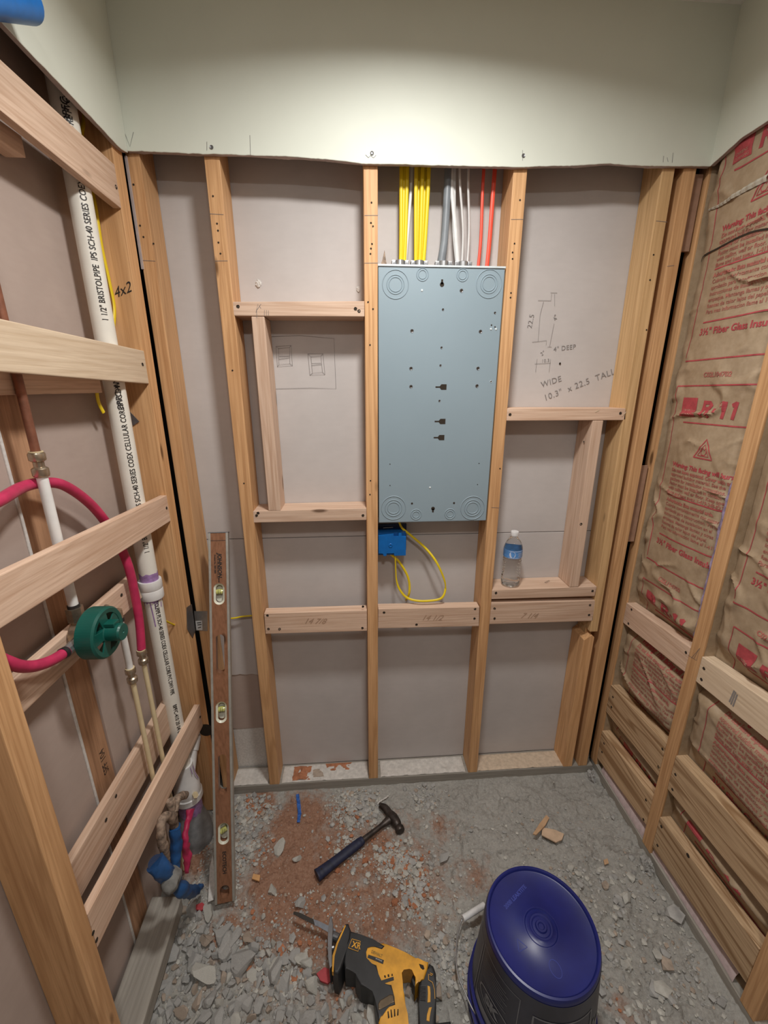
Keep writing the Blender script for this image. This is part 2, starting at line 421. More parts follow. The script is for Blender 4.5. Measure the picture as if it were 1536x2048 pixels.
# added dark shell round the room, blocks light so the corner slits stay black
BLACKOUT = plain('blackout_shell_dark', (.10, .08, .065), .9)
for a in ((-1.25, -1.23, -2.62, .62), (1.60, 1.62, -2.62, .62)): tag(fin('blackout_wall', box_bm(*a, -.1, HC+.03, 0), BLACKOUT), kind='structure')
tag(fin('blackout_wall', box_bm(-1.25, 1.62, .60, .62, -.1, HC+.03, 0), BLACKOUT), kind='structure'); tag(fin('blackout_wall', box_bm(-1.25, 1.62, -2.62, -2.60, -.1, HC+.03, 0), BLACKOUT), kind='structure')
tag(fin('blackout_ceiling', box_bm(-1.25, 1.62, -2.62, .62, HC+.022, HC+.04, 0), BLACKOUT), kind='structure'); tag(fin('blackout_floor', box_bm(-1.25, 1.62, -2.62, .62, -.12, -.09, 0), BLACKOUT), kind='structure')
# ground
def clay_amt(x, y):
    a = 0
    for cx, cy, r, s in CL:
        d = math.hypot(x-cx, y-cy)/r; a = max(a, s*max(0, 1.25-d))
    return min(1, a)
CL = [(*c[:2], r*1.15, s) for c, r, s in (((-0.2703,-0.1241,0), .13, 1), ((-0.4393,-0.0333,0), .07, .9), ((-0.3117,-0.3209,0), .13, 1), ((-0.1699,-0.4385,0), .13, 1), ((0.0266,-0.2504,0), .13, .7), ((0.0156,-0.4385,0), .12, .75),
     ((0.2565,-0.1783,0), .10, .42), ((-0.0901,-0.5686,0), .11, .55), ((-0.451,-0.4319,0), .07, .8), ((-0.6257,-0.2388,0), .07, .75), ((0.6436,-0.6952,0), .06, .5), ((0.3375,-0.3647,0), .10, .45), ((-0.2134,-0.3127,0), .30, .80), ((0.0545,-0.3456,0), .24, .62))]
def gz(x, y):
    v = Vector((x, y, 0))
    h = .008*noise.noise(v*6)+.009*noise.noise(v*17)+.008*(abs(noise.noise(v*38))-.2)+.005*abs(noise.noise(v*75))+.0035*noise.noise(v*130)
    t = noise.noise(v*10+Vector((5,2,0)))+.3*noise.noise(v*40); h += .0105*max(0, min(1, t*9))*max(0, min(1, (x+.15)*4))
    t = noise.noise(v*16+Vector((1,7,0)))+.3*noise.noise(v*60); h += .0055*max(0, min(1, t*9))
    h -= .011
    if y > -.06: h *= max(.25, min(1, -y/.06+.25))
    # the dug hollow at the lower left
    q = max(0, min(1, (-.12-x)/.25))*max(0, min(1, (-.28-y)/.2)); h -= .030*q
    return h
def groundmesh():
    bm = bmesh.new(); lay = bm.verts.layers.float.new('clay')
    xs = [-.72+i*.0052 for i in range(336)]; ys = [.10-i*.0056 for i in range(178)]
    y = ys[-1]
    while y > -2.5: y -= .05; ys.append(y)
    g = []
    for y in ys:
        row = []
        for x in xs:
            v = bm.verts.new((x, y, gz(x, y))); v[lay] = clay_amt(x, y); row.append(v)
        g.append(row)
    for a, b in zip(g, g[1:]):
        for i in range(len(xs)-1): bm.faces.new((a[i], b[i], b[i+1], a[i+1]))
    return bm
floor = tag(fin('floor', groundmesh(), GROUND, smooth=True, origin=Vector((0,0,0))), kind='structure')

# bottom plates
bp = slab_bm([(-.69,0,-.002), (.948,0,-.002), (.948,0,.038), (-.69,0,.038)], (0, D9, 0), .002)
plate = board('bottom_plate', [(-.69,0,-.004), (.948,0,-.004), (.948,0,.036), (-.69,0,.036)], IN, GREYW[0], 'long grey dusty bottom plate on the floor carrying the studs of the back wall', 'plate'); bp.free()
# dust, clay and plaster crumbs lying on the back plate, one cake per bay
def cake(x0, x1, seed, mat, name='plaster_dust', parent=plate, hgt=.007, y0=.004, y1=.085):
    bm = bmesh.new(); nx = int((x1-x0)/.006)+1; ny = 14; g = []
    for j in range(ny+1):
        r = []
        for i in range(nx+1):
            x = x0+(x1-x0)*i/nx; y = y0+(y1-y0)*j/ny; e = min(1, min(i, nx-i, ny-j, j+2)/3)
            h = .036+e*(hgt*.35+hgt*max(0, noise.noise(Vector((x*30, y*30, seed)))+.45*noise.noise(Vector((x*110, y*110, seed))))) - (.002 if e < .2 else 0)
            r.append(bm.verts.new((x, y, h)))
        g.append(r)
    for a, b in zip(g, g[1:]):
        for i in range(nx): bm.faces.new((a[i], a[i+1], b[i+1], b[i]))
    o = fin(name, bm, mat, parent, smooth=True); return o
cake(-.58, -.41, 2, PLAST); cake(-.362, -.004, 3, PLAST); cake(.042, .403, 4, PLAST); cake(.447, .83, 5, plain('plaster_dust_tan', (.60, .48, .36), .95, var=.15, vs=70, bmp=.4))
cake(-.325, -.235, 6, CLAYM, 'clay_smear', hgt=.013, y0=.01, y1=.08); cake(-.19, -.07, 9, CLAYM, 'clay_smear', hgt=.008, y0=.045, y1=.085); cake(.13, .16, 9, CLAYM, 'clay_smear', hgt=.012, y0=.03, y1=.055)
cake(-.245, -.18, 14, STONEB, 'mud_spot', hgt=.014, y0=.02, y1=.06)
rp = [(XR(0)+.002, .045, -.006), (XR(-1.6)+.002, -1.6, -.006), (XR(-1.6)+.002, -1.6, .034), (XR(0)+.002, .045, .034)]
rplate = board('bottom_plate', rp, (.089, 0, 0), GREYW[1], 'grey dusty bottom plate running along the foot of the right wall', 'plate')
# torn pinkish paper edge lying on the right plate
bm = bmesh.new(); rows = []
for i in range(90):
    y = -.03-.64*i/89; w0 = .016+jag(y, 31, .009)+.006*math.sin(y*9); rows.append((bm.verts.new((XR(y)+.002+w0*.3, y, .0355)), bm.verts.new((XR(y)+.004+w0*.4, y, .062+jag(y, 3, .006))), bm.verts.new((XR(y)+.022, y, .085)), bm.verts.new((XR(y)+.040, y, .13))))
for A, B in zip(rows, rows[1:]):
    for k in (0, 1, 2): bm.faces.new((A[k], B[k], B[k+1], A[k+1]))
tag(fin('torn_paper_strip', bm, PINKI, smooth=True), 'pale pinkish strip of torn fibreglass paper lying along the right bottom plate', 'insulation')

# =====================================================================
# BACK WALL FRAMING
# =====================================================================
ZT = 2.30
def stud(x0, x1, z0, z1, label, mat=OLD, top=None, **k):
    x0b, x1b = k.pop('xb', (x0, x1))
    return board('wall_stud', [(x0b,0,z0), (x1b,0,z0), (x1,0,z1), (x0,0,z1)], IN, mat[2], label, 'stud', **k)
sF = stud(-.600, -.565, .036, ZT, 'orange-brown stud in the left corner of the back wall, left of the long level', xb=(-.588, -.551))
sA = stud(-.405, -.366, .036, ZT, 'back wall stud second from the left, right of the long level')
sB = stud(.003, .041, .036, ZT, 'back wall stud running up the left side of the grey panel', xb=(-.004, .033))
sC = stud(.406, .444, .036, ZT, 'back wall stud running up the right side of the grey panel', xb=(.409, .447))
sD = stud(.822, .858, .690, ZT, 'yellowish cut-off back wall stud that ends above the floor near the right corner', OLDY, xb=(.836, .866))
sD2 = board('short_stud', [(.818,0,.036), (.856,0,.036), (.858,0,.665), (.846,0,.676), (.833,0,.662), (.818,0,.655)], IN, OLD[2], 'short split stud standing on the plate below the cut-off stud', 'stud')
sE = stud(.884, .921, .036, ZT, 'rightmost back wall stud standing in the dark gap of the right corner')
SLV = plain('brown_sliver', (.36, .21, .14), .85)
for x0, x1, z0, z1, m_, lab in ((-.6005, -.594, 1.878, 2.132, GCORE, 'narrow brownish drywall sliver in the slit of the left corner'), (.926, .956, 1.955, 2.145, SLV, 'narrow drywall sliver high in the slit of the right corner'), (.924, .955, 1.045, 1.32, SLV, 'reddish brown strip halfway down the slit of the right corner')):
    tag(fin('drywall_sliver', box_bm(x0, x1, *((-.004, .010) if x0 < 0 else (.016, .026)), z0, z1, .001), m_), lab, 'drywall scrap')
# broken lower end of the cut stud
board('stud_stub', [(.836,.03,.62), (.861,.03,.655), (.865,.03,.69), (.836,.03,.69)], (0,.055,0), OLDY[2], 'splintered stub at the lower end of the cut-off stud', 'stud', bev=.001)
for st, pts in ((sF, [(-0.5893,0,2.072),(-0.5882,0,1.981),(-0.5836,0,1.955),(-0.5602,0,1.94)]), (sA, [(-0.392,0,2.052),(-0.3888,0,1.99),(-0.3881,0,1.974),(-0.39,0,1.946),(-0.3876,0,1.92),(-0.387,-0,1.62),(-0.3866,0,1.282)]), (sB, [(0.0232,0,2.048),(0.0214,0,2.001),(0.0268,-0,1.993),(0.0238,-0,1.951),(0.0209,0,1.94),(0.0194,0,1.927),(0.0112,0,1.806),(0.0253,0,1.788),(0.0158,0,1.692),(0.0136,0,1.285),(0.0116,0,1.239)]),
   (sC, [(0.4303,0,2.064),(0.4247,0,1.96),(0.4211,0,1.938),(0.4226,0,1.922),(0.4258,0,1.823),(0.437,0,1.319),(0.4262,0,1.835)]), (sD, [(0.8381,0,1.94),(0.8402,0,1.875),(0.8556,0,1.74)])):
    holes(st, pts, NB, .0022, 'nail_hole')
for st, ln in ((sA, [[(-0.4043,0,1.902),(-0.3709,0,1.903)], [(-0.4058,0,2.012),(-0.3696,0,2.011)]]), (sB, [[(0.004,0,2.018),(0.0406,0,2.019)], [(0.0025,0,1.904),(0.0402,0,1.905)]]), (sC, [[(0.4094,0,2.018),(0.4448,-0,2.019)], [(0.4517,0,1.185),(0.4189,0,1.187)]]),
   (sD, [[(0.8286,0,2.024),(0.8617,0,2.022)]]), (sF, [[(-0.6005,-0,1.9),(-0.5615,0,1.899)]]), (sE, [[(0.885,0,1.911),(0.9058,0,1.914)]])):
    fin('pencil_line', ribbon3(ln, .0011, NB), PENCIL, st)
# flat 2x4s (their 1.5 in edge faces the room)
def q4(a, b, c, d): return [a, b, c, d]     # bl, br, tr, tl
bAB = board('header_block', [(-0.3693,0,1.7663), (0.0005,0,1.7680), (0.0011,0,1.8086), (-0.3679,0,1.8022)], IN, NEW[0], 'flat block at the top of the opening left of the grey panel', 'block', hp=[(-0.3542,0,1.79),(-0.0149,0,1.782),(-0.0248,0,1.788)], nrm=NB)
fin('pencil_mark', ribbon3([[(-0.3058,0,1.775),(-0.2983,0,1.797),(-0.291,0,1.786)], [(-0.29,0,1.797),(-0.3024,0,1.782)], [(-0.2816,0,1.782),(-0.2829,0,1.767)], [(-0.276,0,1.782),(-0.2773,0,1.767)], [(-0.2705,0,1.781),(-0.2716,0,1.768)], [(-0.3038,0,1.782),(-0.3042,0,1.761)]], .001, NB), PENCIL, bAB)
bAL = board('sill_block', [(-0.3696,0,1.1501), (-0.001,0,1.1514), (-0.0005,0,1.1927), (-0.3671,0,1.1895)], IN, NEW[0], 'flat block closing the bottom of the left opening beside the panel', 'block', hp=[(-0.3571,0,1.175),(-0.0122,0,1.168),(-0.3516,0,1.183)], nrm=NB)
bCT = board('header_block', [(0.4454,0,1.4717), (0.8375,0,1.4720), (0.8334,0,1.5091), (0.4436,0,1.5102)], IN, NEW[0], 'flat block at the top of the right opening, right of the grey panel', 'block', hp=[(0.4546,0,1.491),(0.8162,0,1.494)], nrm=NB)
bCS = board('sill_block', [(0.4458,0,0.8418), (0.8321,0,0.84), (0.8339,0,0.8795), (0.4442,0,0.8784)], IN, NEW[0], 'flat block the water bottle stands on', 'block', hp=[(0.4603,0,0.8665),(0.82,0,0.8618)], nrm=NB)
zsh = (0.5104,0,0.8807)[2]
fin('ink_stamp', text_bm('SPF KD-HT 104', .010, lambda x, y: (.66+x*.35-y*.6, .035+y+x*.25, zsh+.0009)), MARK, bCS)
fin('splinter', ribbon3([[(0.731,0,1.498),(0.7433,0,1.504)], [(0.8214,0,1.484),(0.834,0,1.498)]], .003, NB, .001), PALE[0], bCT)
# cripples
cr1 = board('cripple_stud', [(-0.3176,0,1.1902), (-0.2784,0,1.1894), (-0.2838,0,1.7653), (-0.3201,-0,1.7649)], IN, NEW[2], 'pale short stud standing between the two flat blocks left of the panel', 'stud')
cr2 = board('cripple_stud', [(0.7309,0,0.88), (0.7646,0,0.8799), (0.7634,0,1.4713), (0.7285,0,1.4710)], IN, NEW[2], 'pinkish short stud standing in the right opening, right of the water bottle', 'stud', hp=[(0.7391,0,1.121)], nrm=NB)
holes(cr2, [((0.7254,0,1.4255)[0]-.0, .03, 1.40)], (-1, 0, 0), .003)
# 2x4 blocks on edge across the middle
for pts, lab, txt, tp, hp in (
    ([(-0.3645,0,0.7339), (-0.004,0,0.7304), (-0.0034,0,0.8147), (-0.3629,0,0.8161)], 'knotty fire block across the wall, below the left opening', '14 7/8', (-0.2288,0,0.7707), [(-0.3516,0,0.8077),(-0.3524,0,0.7537),(-0.3141,0,0.752),(-0.0171,0,0.8303),(-0.0201,0,0.7435)]),
    ([(0.0358,0,0.739), (0.4074,0,0.7325), (0.4038,0,0.8128), (0.037,0,0.8183)], 'fire block directly under the blue electrical box and yellow cable loops', '14 1/2', (0.1916,0,0.7675), [(0.0575,0,0.8034),(0.3878,0,0.8047),(0.3885,0,0.7656),(0.1756,0,0.7496)]),
    ([(0.4463,0,0.7391), (0.8415,0,0.7365), (0.8373,0,0.8224), (0.446,0,0.8268)], 'fire block just below the flat block carrying the bottle', '7 1/4', (0.559,0,0.7607), [(0.4598,0,0.8039),(0.4632,0,0.7626),(0.8192,0,0.8045),(0.8217,0,0.7627)])):
    o = board('fire_block', [pts[0], pts[1], pts[2], pts[3]], (0, .038, 0), NEW[0], lab, 'block', hp=hp, nrm=NB)
    fin('pencil_writing', text_bm(txt, .030, lambda x, y, t=tp: (t[0]+x+y*.25, -.0008, t[2]+y-x*.05), shear=.3), plain('pencil_faint', (.42, .27, .18), .7), o)

# pencil drawings on the grey gypsum
Yg = D9
sk = [[(-0.2836,0.089,1.722),(-0.1967,0.089,1.726),(-0.0927,0.089,1.718),(-0.0914,0.089,1.569),(-0.1741,0.089,1.571),(-0.2862,0.089,1.568)], 
  [(-0.2721,0.089,1.694),(-0.226,0.089,1.697),(-0.2251,0.089,1.638),(-0.2718,0.089,1.635),(-0.2721,0.089,1.694),(-0.2649,0.089,1.688),(-0.231,0.089,1.691),(-0.2325,0.089,1.644),(-0.2668,0.089,1.641),(-0.2649,0.089,1.688)], [(-0.226,0.089,1.697),(-0.231,0.089,1.691)], [(-0.2251,0.089,1.638),(-0.2325,0.089,1.644)], [(-0.2718,0.089,1.635),(-0.2668,0.089,1.641)], [(-0.2651,0.089,1.665),(-0.2326,0.089,1.666)], [(-0.2656,0.089,1.657),(-0.233,0.089,1.661)],
  [(-0.1751,0.089,1.673),(-0.1285,0.089,1.674),(-0.1248,0.089,1.612),(-0.1721,0.089,1.61),(-0.1751,0.089,1.673),(-0.1662,0.089,1.664),(-0.135,0.089,1.667),(-0.1324,0.089,1.619),(-0.1639,0.089,1.616),(-0.1662,0.089,1.664)], [(-0.1285,0.089,1.674),(-0.135,0.089,1.667)], [(-0.1248,0.089,1.612),(-0.1324,0.089,1.619)], [(-0.1721,0.089,1.61),(-0.1639,0.089,1.616)], [(-0.1657,0.089,1.645),(-0.1359,0.089,1.646)], [(-0.166,0.089,1.639),(-0.1345,0.089,1.642)],
  [(0.5457,0.089,1.833),(0.5874,0.089,1.833),(0.5868,0.089,1.852)], [(0.5833,0.089,1.855),(0.6041,0.089,1.855)], [(0.5964,0.089,1.852),(0.6007,0.089,1.818)], [(0.5637,0.089,1.83),(0.5568,0.089,1.792),(0.559,0.089,1.714)], [(0.5394,0.089,1.712),(0.559,0.089,1.714),(0.5867,0.089,1.717),(0.5866,0.089,1.704)], [(0.6053,0.089,1.767),(0.5988,0.089,1.699)], [(0.5923,0.089,1.698),(0.6056,0.089,1.698)],
  [(0.5549,0.089,1.646),(0.6082,0.089,1.649)], [(0.5616,0.089,1.661),(0.561,0.089,1.621)], [(0.6067,0.089,1.661),(0.6065,0.089,1.621)]]
o = tag(fin('pencil_sketch', ribbon3(sk, .0010, NB, .0008), PENCILF), 'pencil sketches of outlets and a measured box outline on the grey gypsum behind the studs', 'drawing')
def wr(s, size, p, ang, sh=.2):
    ca, sa = math.cos(ang), math.sin(ang)
    return lambda x, y: (p[0]+x*ca-y*sa, Yg-.0004, p[2]+x*sa+y*ca)
for s, size, p, ang in (('22.5', .022, (0.5335,0.089,1.7522), 1.45), ('4"', .018, (0.6109,0.089,1.7748), 1.2), ('4" DEEP', .020, (0.614,0.089,1.6842), .12), ('2"', .016, (0.5756,0.089,1.6703), .6), ('10.3', .014, (0.5778,0.089,1.6505), .1), ('WIDE', .026, (0.5868,0.089,1.5724), .30), ('10.3"  x 22.5  TALL', .028, (0.6021,0.089,1.5292), .36)):
    fin('pencil_writing', text_bm(s, size, wr(s, size, p, ang), space=1.1), PENCILF, o)
fin('nail_dot', lathe_bm([(0, .001), (.003, .001), (.0035, 0)], (0.6399,0.088,1.6476), NB, 10), HOLE, o)
for p, r in (((-0.3101,0.088,1.8674), .010), ((-0.0143,0.088,1.8570), .007)):
    bm = bmesh.new(); bmesh.ops.create_icosphere(bm, subdivisions=3, radius=r)
    for v in bm.verts: v.co = Vector((v.co.x*.8, v.co.y*.35, v.co.z))*(1+.5*noise.noise(v.co*220)) + Vector(p)
    tag(fin('plaster_blob', bm, CORE_W), 'white plaster blob on the upper left gypsum' if r > .008 else 'tiny plaster blob just left of the stud beside the grey panel', 'plaster')
# =====================================================================
# PANEL AND CABLES
# =====================================================================
px0, px1, pz0, pz1 = .0405, .4035, (0.212,0,1.1411)[2], (0.2153,0,1.9013)[2]
panel = empty('electrical_cabinet', ((px0+px1)/2, .04, pz0)); tag(panel, 'tall grey steel electrical panel mounted flush between two studs, its back towards the room', 'electrical panel')
bm = box_bm(px0, px1, .0, .086, pz0, pz1, .0025); fin('enclosure', bm, PANEL, panel)
fin('top_flange', box_bm(px0-.001, px1+.001, -.003, .0, pz1-.004, pz1+.001, .0008), PANELH, panel)
def rings(c, rs, name='knockout'):
    bm = bmesh.new()
    for i, r in enumerate(rs): lathe_bm([(r-.0016, 0), (r-.0006, .0014), (r+.0006, .0014), (r+.0016, 0)], c, NB, 40, bm)
    o = fin(name, bm, PANEL, panel, True)
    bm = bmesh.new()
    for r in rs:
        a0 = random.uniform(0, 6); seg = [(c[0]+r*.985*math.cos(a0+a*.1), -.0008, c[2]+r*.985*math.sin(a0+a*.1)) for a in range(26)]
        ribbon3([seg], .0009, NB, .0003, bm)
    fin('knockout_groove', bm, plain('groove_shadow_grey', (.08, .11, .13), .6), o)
for c, rs in (((0.0896,0,1.8521), (.037, .0245, .0185)), ((0.3595,0,1.8574), (.037, .0245, .0185)), ((0.0887,0,1.1916), (.040, .0275, .0195)), ((0.3541,0,1.1865), (.040, .0275, .0195)), ((0.1661,0,1.8785), (.0165, .011)), ((0.2809,0,1.8791), (.0165, .011)), ((0.1641,0,1.1676), (.0175, .011)), ((0.2788,0,1.1670), (.0175, .011))):
    rings(c, rs)
def keyhole(c, r, flip=1):
    bm = lathe_bm([(0, .0006), (r, .0006), (r, 0)], c, NB, 20)
    box_bm(c[0]-r*.45, c[0]+r*.45, -.0006, .0, min(c[2], c[2]+flip*r*2.1), max(c[2], c[2]+flip*r*2.1), 0, bm)
    fin('keyhole', bm, HOLE, panel)
keyhole((0.2229,0,1.8541), .0062); keyhole((0.2206,0,1.1873), .0062, -1)
for i, p in enumerate([(0.2803,0,1.839),(0.2286,0,1.789),(0.1392,0,1.731),(0.3434,0,1.731),(0.2285,0,1.686),(0.1383,0,1.627),(0.3429,0,1.628),(0.2275,0,1.636),(0.1393,0,1.575),(0.3432,0,1.577),(0.2286,0,1.533),(0.3831,0,1.782),(0.386,0,1.59),(0.0764,0,1.338),(0.366,0,1.337),(0.0768,0,1.268),(0.3657,0,1.267),(0.1499,0,1.206),(0.2905,0,1.205),(0.3862,0,1.744),(0.3752,0,1.749)]):
    r = .0034 if i in (2,3,5,6,8,9,0,17,18) else .0022
    if i in (13, 14, 15, 16): r = .0016
    fin('punched_hole', lathe_bm([(0, .0005), (r, .0005), (r, 0)], p, NB, 14), HOLE, panel)
    if i < 13: fin('hole_lip', lathe_bm([(r, .0007), (r*1.35, .0012), (r*1.6, 0)], p, NB, 14), PANELH if i == 12 else DSTEEL, panel)
for p in [(0.1658,0,1.838),(0.2081,0,1.259),(0.3745,0,1.738),(0.3896,0,1.738)]:
    fin('bare_screw', lathe_bm([(0, .0016), (.0025, .0014), (.0034, 0)], p, NB, 14), PANELH, panel)
for c in [(0.2316,0,1.574),(0.2327,0,1.471),(0.2315,0,1.421)]:
    bm = slab_bm([(c[0]-.017,0,c[2]-.002), (c[0]-.004,0,c[2]-.002), (c[0]+.001,0,c[2]-.008), (c[0]+.017,0,c[2]-.008), (c[0]+.017,0,c[2]+.008), (c[0]+.001,0,c[2]+.008), (c[0]-.004,0,c[2]+.002), (c[0]-.017,0,c[2]+.002)], (0,-.0006,0), 0)
    fin('slot', bm, HOLE, panel)
# cable clamps on the panel top
clx = [(0.1059,0.04,1.9150)[0], (0.1612,0.04,1.9160)[0], (0.2324,0.045,1.9185)[0], (0.29,0.045,1.9195)[0]]
for i, x in enumerate(clx):
    c = (x, .04, pz1); bm = cyl_bm((x,.04,pz1), (x,.04,pz1+.021), .0145, seg=22, bev=.001)
    cl = fin('cable_clamp', bm, STEEL, panel, False)
    bm = bmesh.new()
    for s in (-1, 1):
        box_bm(x+s*.019-.006, x+s*.019+.006, .030, .050, pz1+.002, pz1+.020, .002, bm)
    fin('clamp_ear', bm, STEEL, cl)
    bm = bmesh.new()
    for s in (-1, 1): cyl_bm((x+s*.018, .031, pz1+.009), (x+s*.018, .026, pz1+.009), .0045, seg=12, bm=bm)
    fin('clamp_screw', bm, DSTEEL, cl)
def cable(pts, mat, name, label, cat='cable', group=None, wide=.0058, thin=.0026, ref=(1,0,.0), seg=12):
    return tag(fin(name, tube_bm(pts, 1.0, seg, 8, (wide, thin), ref), mat, smooth=True), label, cat, group)
zc = pz1+.012
def cab(uv, Y, mat, nm, lab, grp=None, w=.0055, t=.0028, ref=(1,0,0)):
    cable(uv, mat, nm, lab, 'cable', grp, w, t, ref)
g1 = 'yellow cables of the left bundle'; g2 = 'yellow cables of the second bundle'
for k, (a, b, c_, d) in enumerate(((801,803,799,796), (809,809,803,800), (815,812,806,805))):
    top = (0.1034,0.045,2.1707)
    pts = [ (px, .045+.004*(k % 2), z) for px, z in zip(((0.1062,0.045,2.1708)[0]+k*.0095, (0.1088,0.045,2.0727)[0]+k*.0062, (0.1069,0.045,2.0003)[0]+k*.0044, (0.1034,0.045,1.9252)[0]+k*.0036), (2.24, 1.98, 1.87, zc)) ]
    cable(pts, YEL, 'yellow_cable', ('first', 'second', 'third', 'rightmost')[k]+' yellow flat cable, counted from the left, in the leftmost bundle above the panel', 'cable', g1, .0052, .0034)
xb = (0.1358,0.05,2.1568)[0]
cable([(xb+.003,.055,2.25), (xb,.055,2.10), (xb-.012,.052,1.93), (xb-.020,.05,1.83), (xb-.021,.045,pz1+.002)], WHT, 'white_cable', 'thin white cable printed with black dashes, between the two yellow bundles', 'cable', None, .0042, .003)
dash = bmesh.new(); 
for k in range(16): box_bm(xb-.0235-.0006, xb-.0155, .0455-.0002+.000, .0462, pz1+.02+k*.0075, pz1+.0225+k*.0075, 0, dash)
dash.free()
for k in range(5):
    x0 = (0.149,0.045,2.1551)[0]+k*.0085; xm = (0.1517,0.045,2.0379)[0]+k*.0058; x1 = (0.1544,0.045,1.9261)[0]+k*.0022
    yy = .040+.009*(k % 2)
    cable([(x0,yy,2.24), (x0-.001,yy,2.10), (xm,yy,1.93), (x1,yy,1.83), (x1,yy,zc)], YEL, 'yellow_cable', ('first', 'second', 'third', 'fourth', 'rightmost')[k]+' yellow flat cable, counted from the left, in the fuller second bundle', 'cable', g2, .0052, .0034)
xg = [(0.237,0.045,2.1691)[0], (0.2356,0.045,2.0759)[0], (0.2254,0.045,2.0152)[0], (0.2295,0.045,1.9529)[0], (0.2323,0.045,1.9211)[0]]
tag(fin('grey_cable', tube_bm([(xg[0],.045,2.24), (xg[0],.045,2.12), (xg[1]-.002,.045,1.98), (xg[2],.045,1.90), (xg[3],.045,1.79), (xg[4],.045,zc)], [.0105,.0105,.0108,.0125,.0115,.0105], 18), GRY, smooth=True), 'single thick grey cable entering the middle of the panel top', 'cable')
wg = 'white cables right of the grey one'
for k, (a, b, c_, e) in enumerate(((((0.2458,0.045,2.1579)[0]), (0.264,0.045,2.0766)[0], (0.2794,0.045,2.0041)[0], (0.2836,0.045,1.9284)[0]), ((0.2542,0.045,2.1582)[0], (0.2623,0.045,2.0826)[0], (0.2805,0.045,2.0103)[0], (0.288,0.045,1.9285)[0]),
    ((0.2695,0.045,2.1586)[0], (0.2865,0.045,2.0832)[0], (0.2878,0.045,2.0104)[0], (0.291,0.045,1.9286)[0]), ((0.2946,0.045,2.1594)[0], (0.3053,0.045,2.1015)[0], (0.3034,0.045,2.0169)[0], (0.2954,0.045,1.9286)[0]))):
    yy = .041+.005*(k % 2)
    cable([(a,yy,2.24), (a,yy,2.13), (b,yy,2.0), (c_,yy,1.88), (e,yy,1.79), (e,yy,zc)], WHT, 'white_cable', ('first', 'second', 'third', 'rightmost')[k]+' white flat cable, counted from the left, right of the grey cable', 'cable', wg, .0056, .0028, (1,0,0) if k in (0,1) else (.6,.8,0))
for k, (a, b, c_, lab) in enumerate(((((0.338,0.04,2.1585)[0]), (0.3374,0.04,2.0284)[0], (0.3347,0.04,1.9191)[0], 'left one of the two orange-red cables dropping behind the panel'), ((0.3689,0.04,2.1594)[0], (0.3635,0.04,2.0289)[0], (0.3525,0.04,1.9194)[0], 'right one of the two orange-red cables, the thicker one'))):
    cable([(a+.002,.05,2.24), (a,.05,2.12), (b+.004,.05,1.98), (b-.002,.048,1.87), (c_,.048,1.78), (c_,.05,pz1-.0005)], REDC, 'orange_cable', lab, 'cable', None, .0045+.0015*k, .0032)
# brown wood sliver in the corner on top of the panel
bm = slab_bm([(px0+.006,.03,pz1+.001), (px0+.028,.03,pz1+.001), (px0+.024,.03,pz1+.02), (px0+.020,.03,pz1+.045), (px0+.014,.03,pz1+.02)], (0,.01,0), .001)
tag(fin('wood_sliver', bm, RUST), 'pointed brown splinter standing on the left end of the panel top', 'splinter')

# blue electrical box under the panel
bx0, bx1 = .0395, (0.1349,0.02,1.0517)[0]; bz1, bz0 = (0.0793,0.02,1.0825)[2], (0.0796,0.02,1.0122)[2]
ebox = empty('electrical_box', ((bx0+bx1)/2, .05, bz0)); tag(ebox, 'bright blue plastic electrical box nailed to the panel stud below the grey panel', 'electrical box')
bm = slab_bm([(bx0,.02,bz0+.010), (bx0+.017,.02,bz0+.010), (bx0+.017,.02,bz0), (bx0+.028,.02,bz0), (bx0+.028,.02,bz0+.011), (bx0+.055,.02,bz0+.011), (bx0+.055,.02,bz0), (bx1,.02,bz0), (bx1,.02,bz1), (bx1-.016,.02,bz1), (bx1-.016,.02,bz1+.014), (bx1-.026,.02,bz1+.014), (bx1-.026,.02,bz1), (bx0+.052,.02,bz1), (bx0+.052,.02,bz1+.012), (bx0,.02,bz1+.006)], (0,.010,0), .0008)
fin('back_face', bm, BLUE, ebox)
fin('shell', box_bm(bx0, bx1, .0305, .086, bz0, bz1+.012, .001), BLUE, ebox)
fin('mounting_flange', box_bm(bx0, bx1+.008, .078, .088, bz0-.002, bz1+.026, .001), plain('dark_blue_plastic', (.01, .025, .075), .4), ebox)
cc = (bx0+.042, .0198, (bz0+bz1)/2+.004)
fin('boss_ring', lathe_bm([(.003, 0), (.004, .0018), (.006, .0018), (.0075, 0)], cc, NB, 20), BLUE, ebox, True)
fin('nail', cyl_bm((bx0+.055,.075,bz1+.016), (bx0+.02,.07,bz1+.016), .0016, seg=8), STEEL, ebox)
tag(fin('yellow_cable', tube_bm([*[(0.111,0.05,1.133)], *[(0.1236,0.05,1.104),(0.1557,0.05,1.075),(0.2067,0.05,1.028)], *[(0.2441,0.03,0.9823),(0.2737,0.03,0.9191),(0.2827,0.03,0.879)], *[(0.2728,0.02,0.8485),(0.2477,0.02,0.8352),(0.1893,0.02,0.8333)], *[(0.1449,0.03,0.8416),(0.1172,0.03,0.8748),(0.1041,0.03,0.9148),(0.1001,0.03,0.9731),(0.098,0.03,1.008)], *[(0.0927,0.05,1.014)]], 1, 12, 8, (.0042, .0026), (0,.3,1)), YEL, smooth=True), 'yellow cable looping wide from under the panel to the blue box', 'cable')
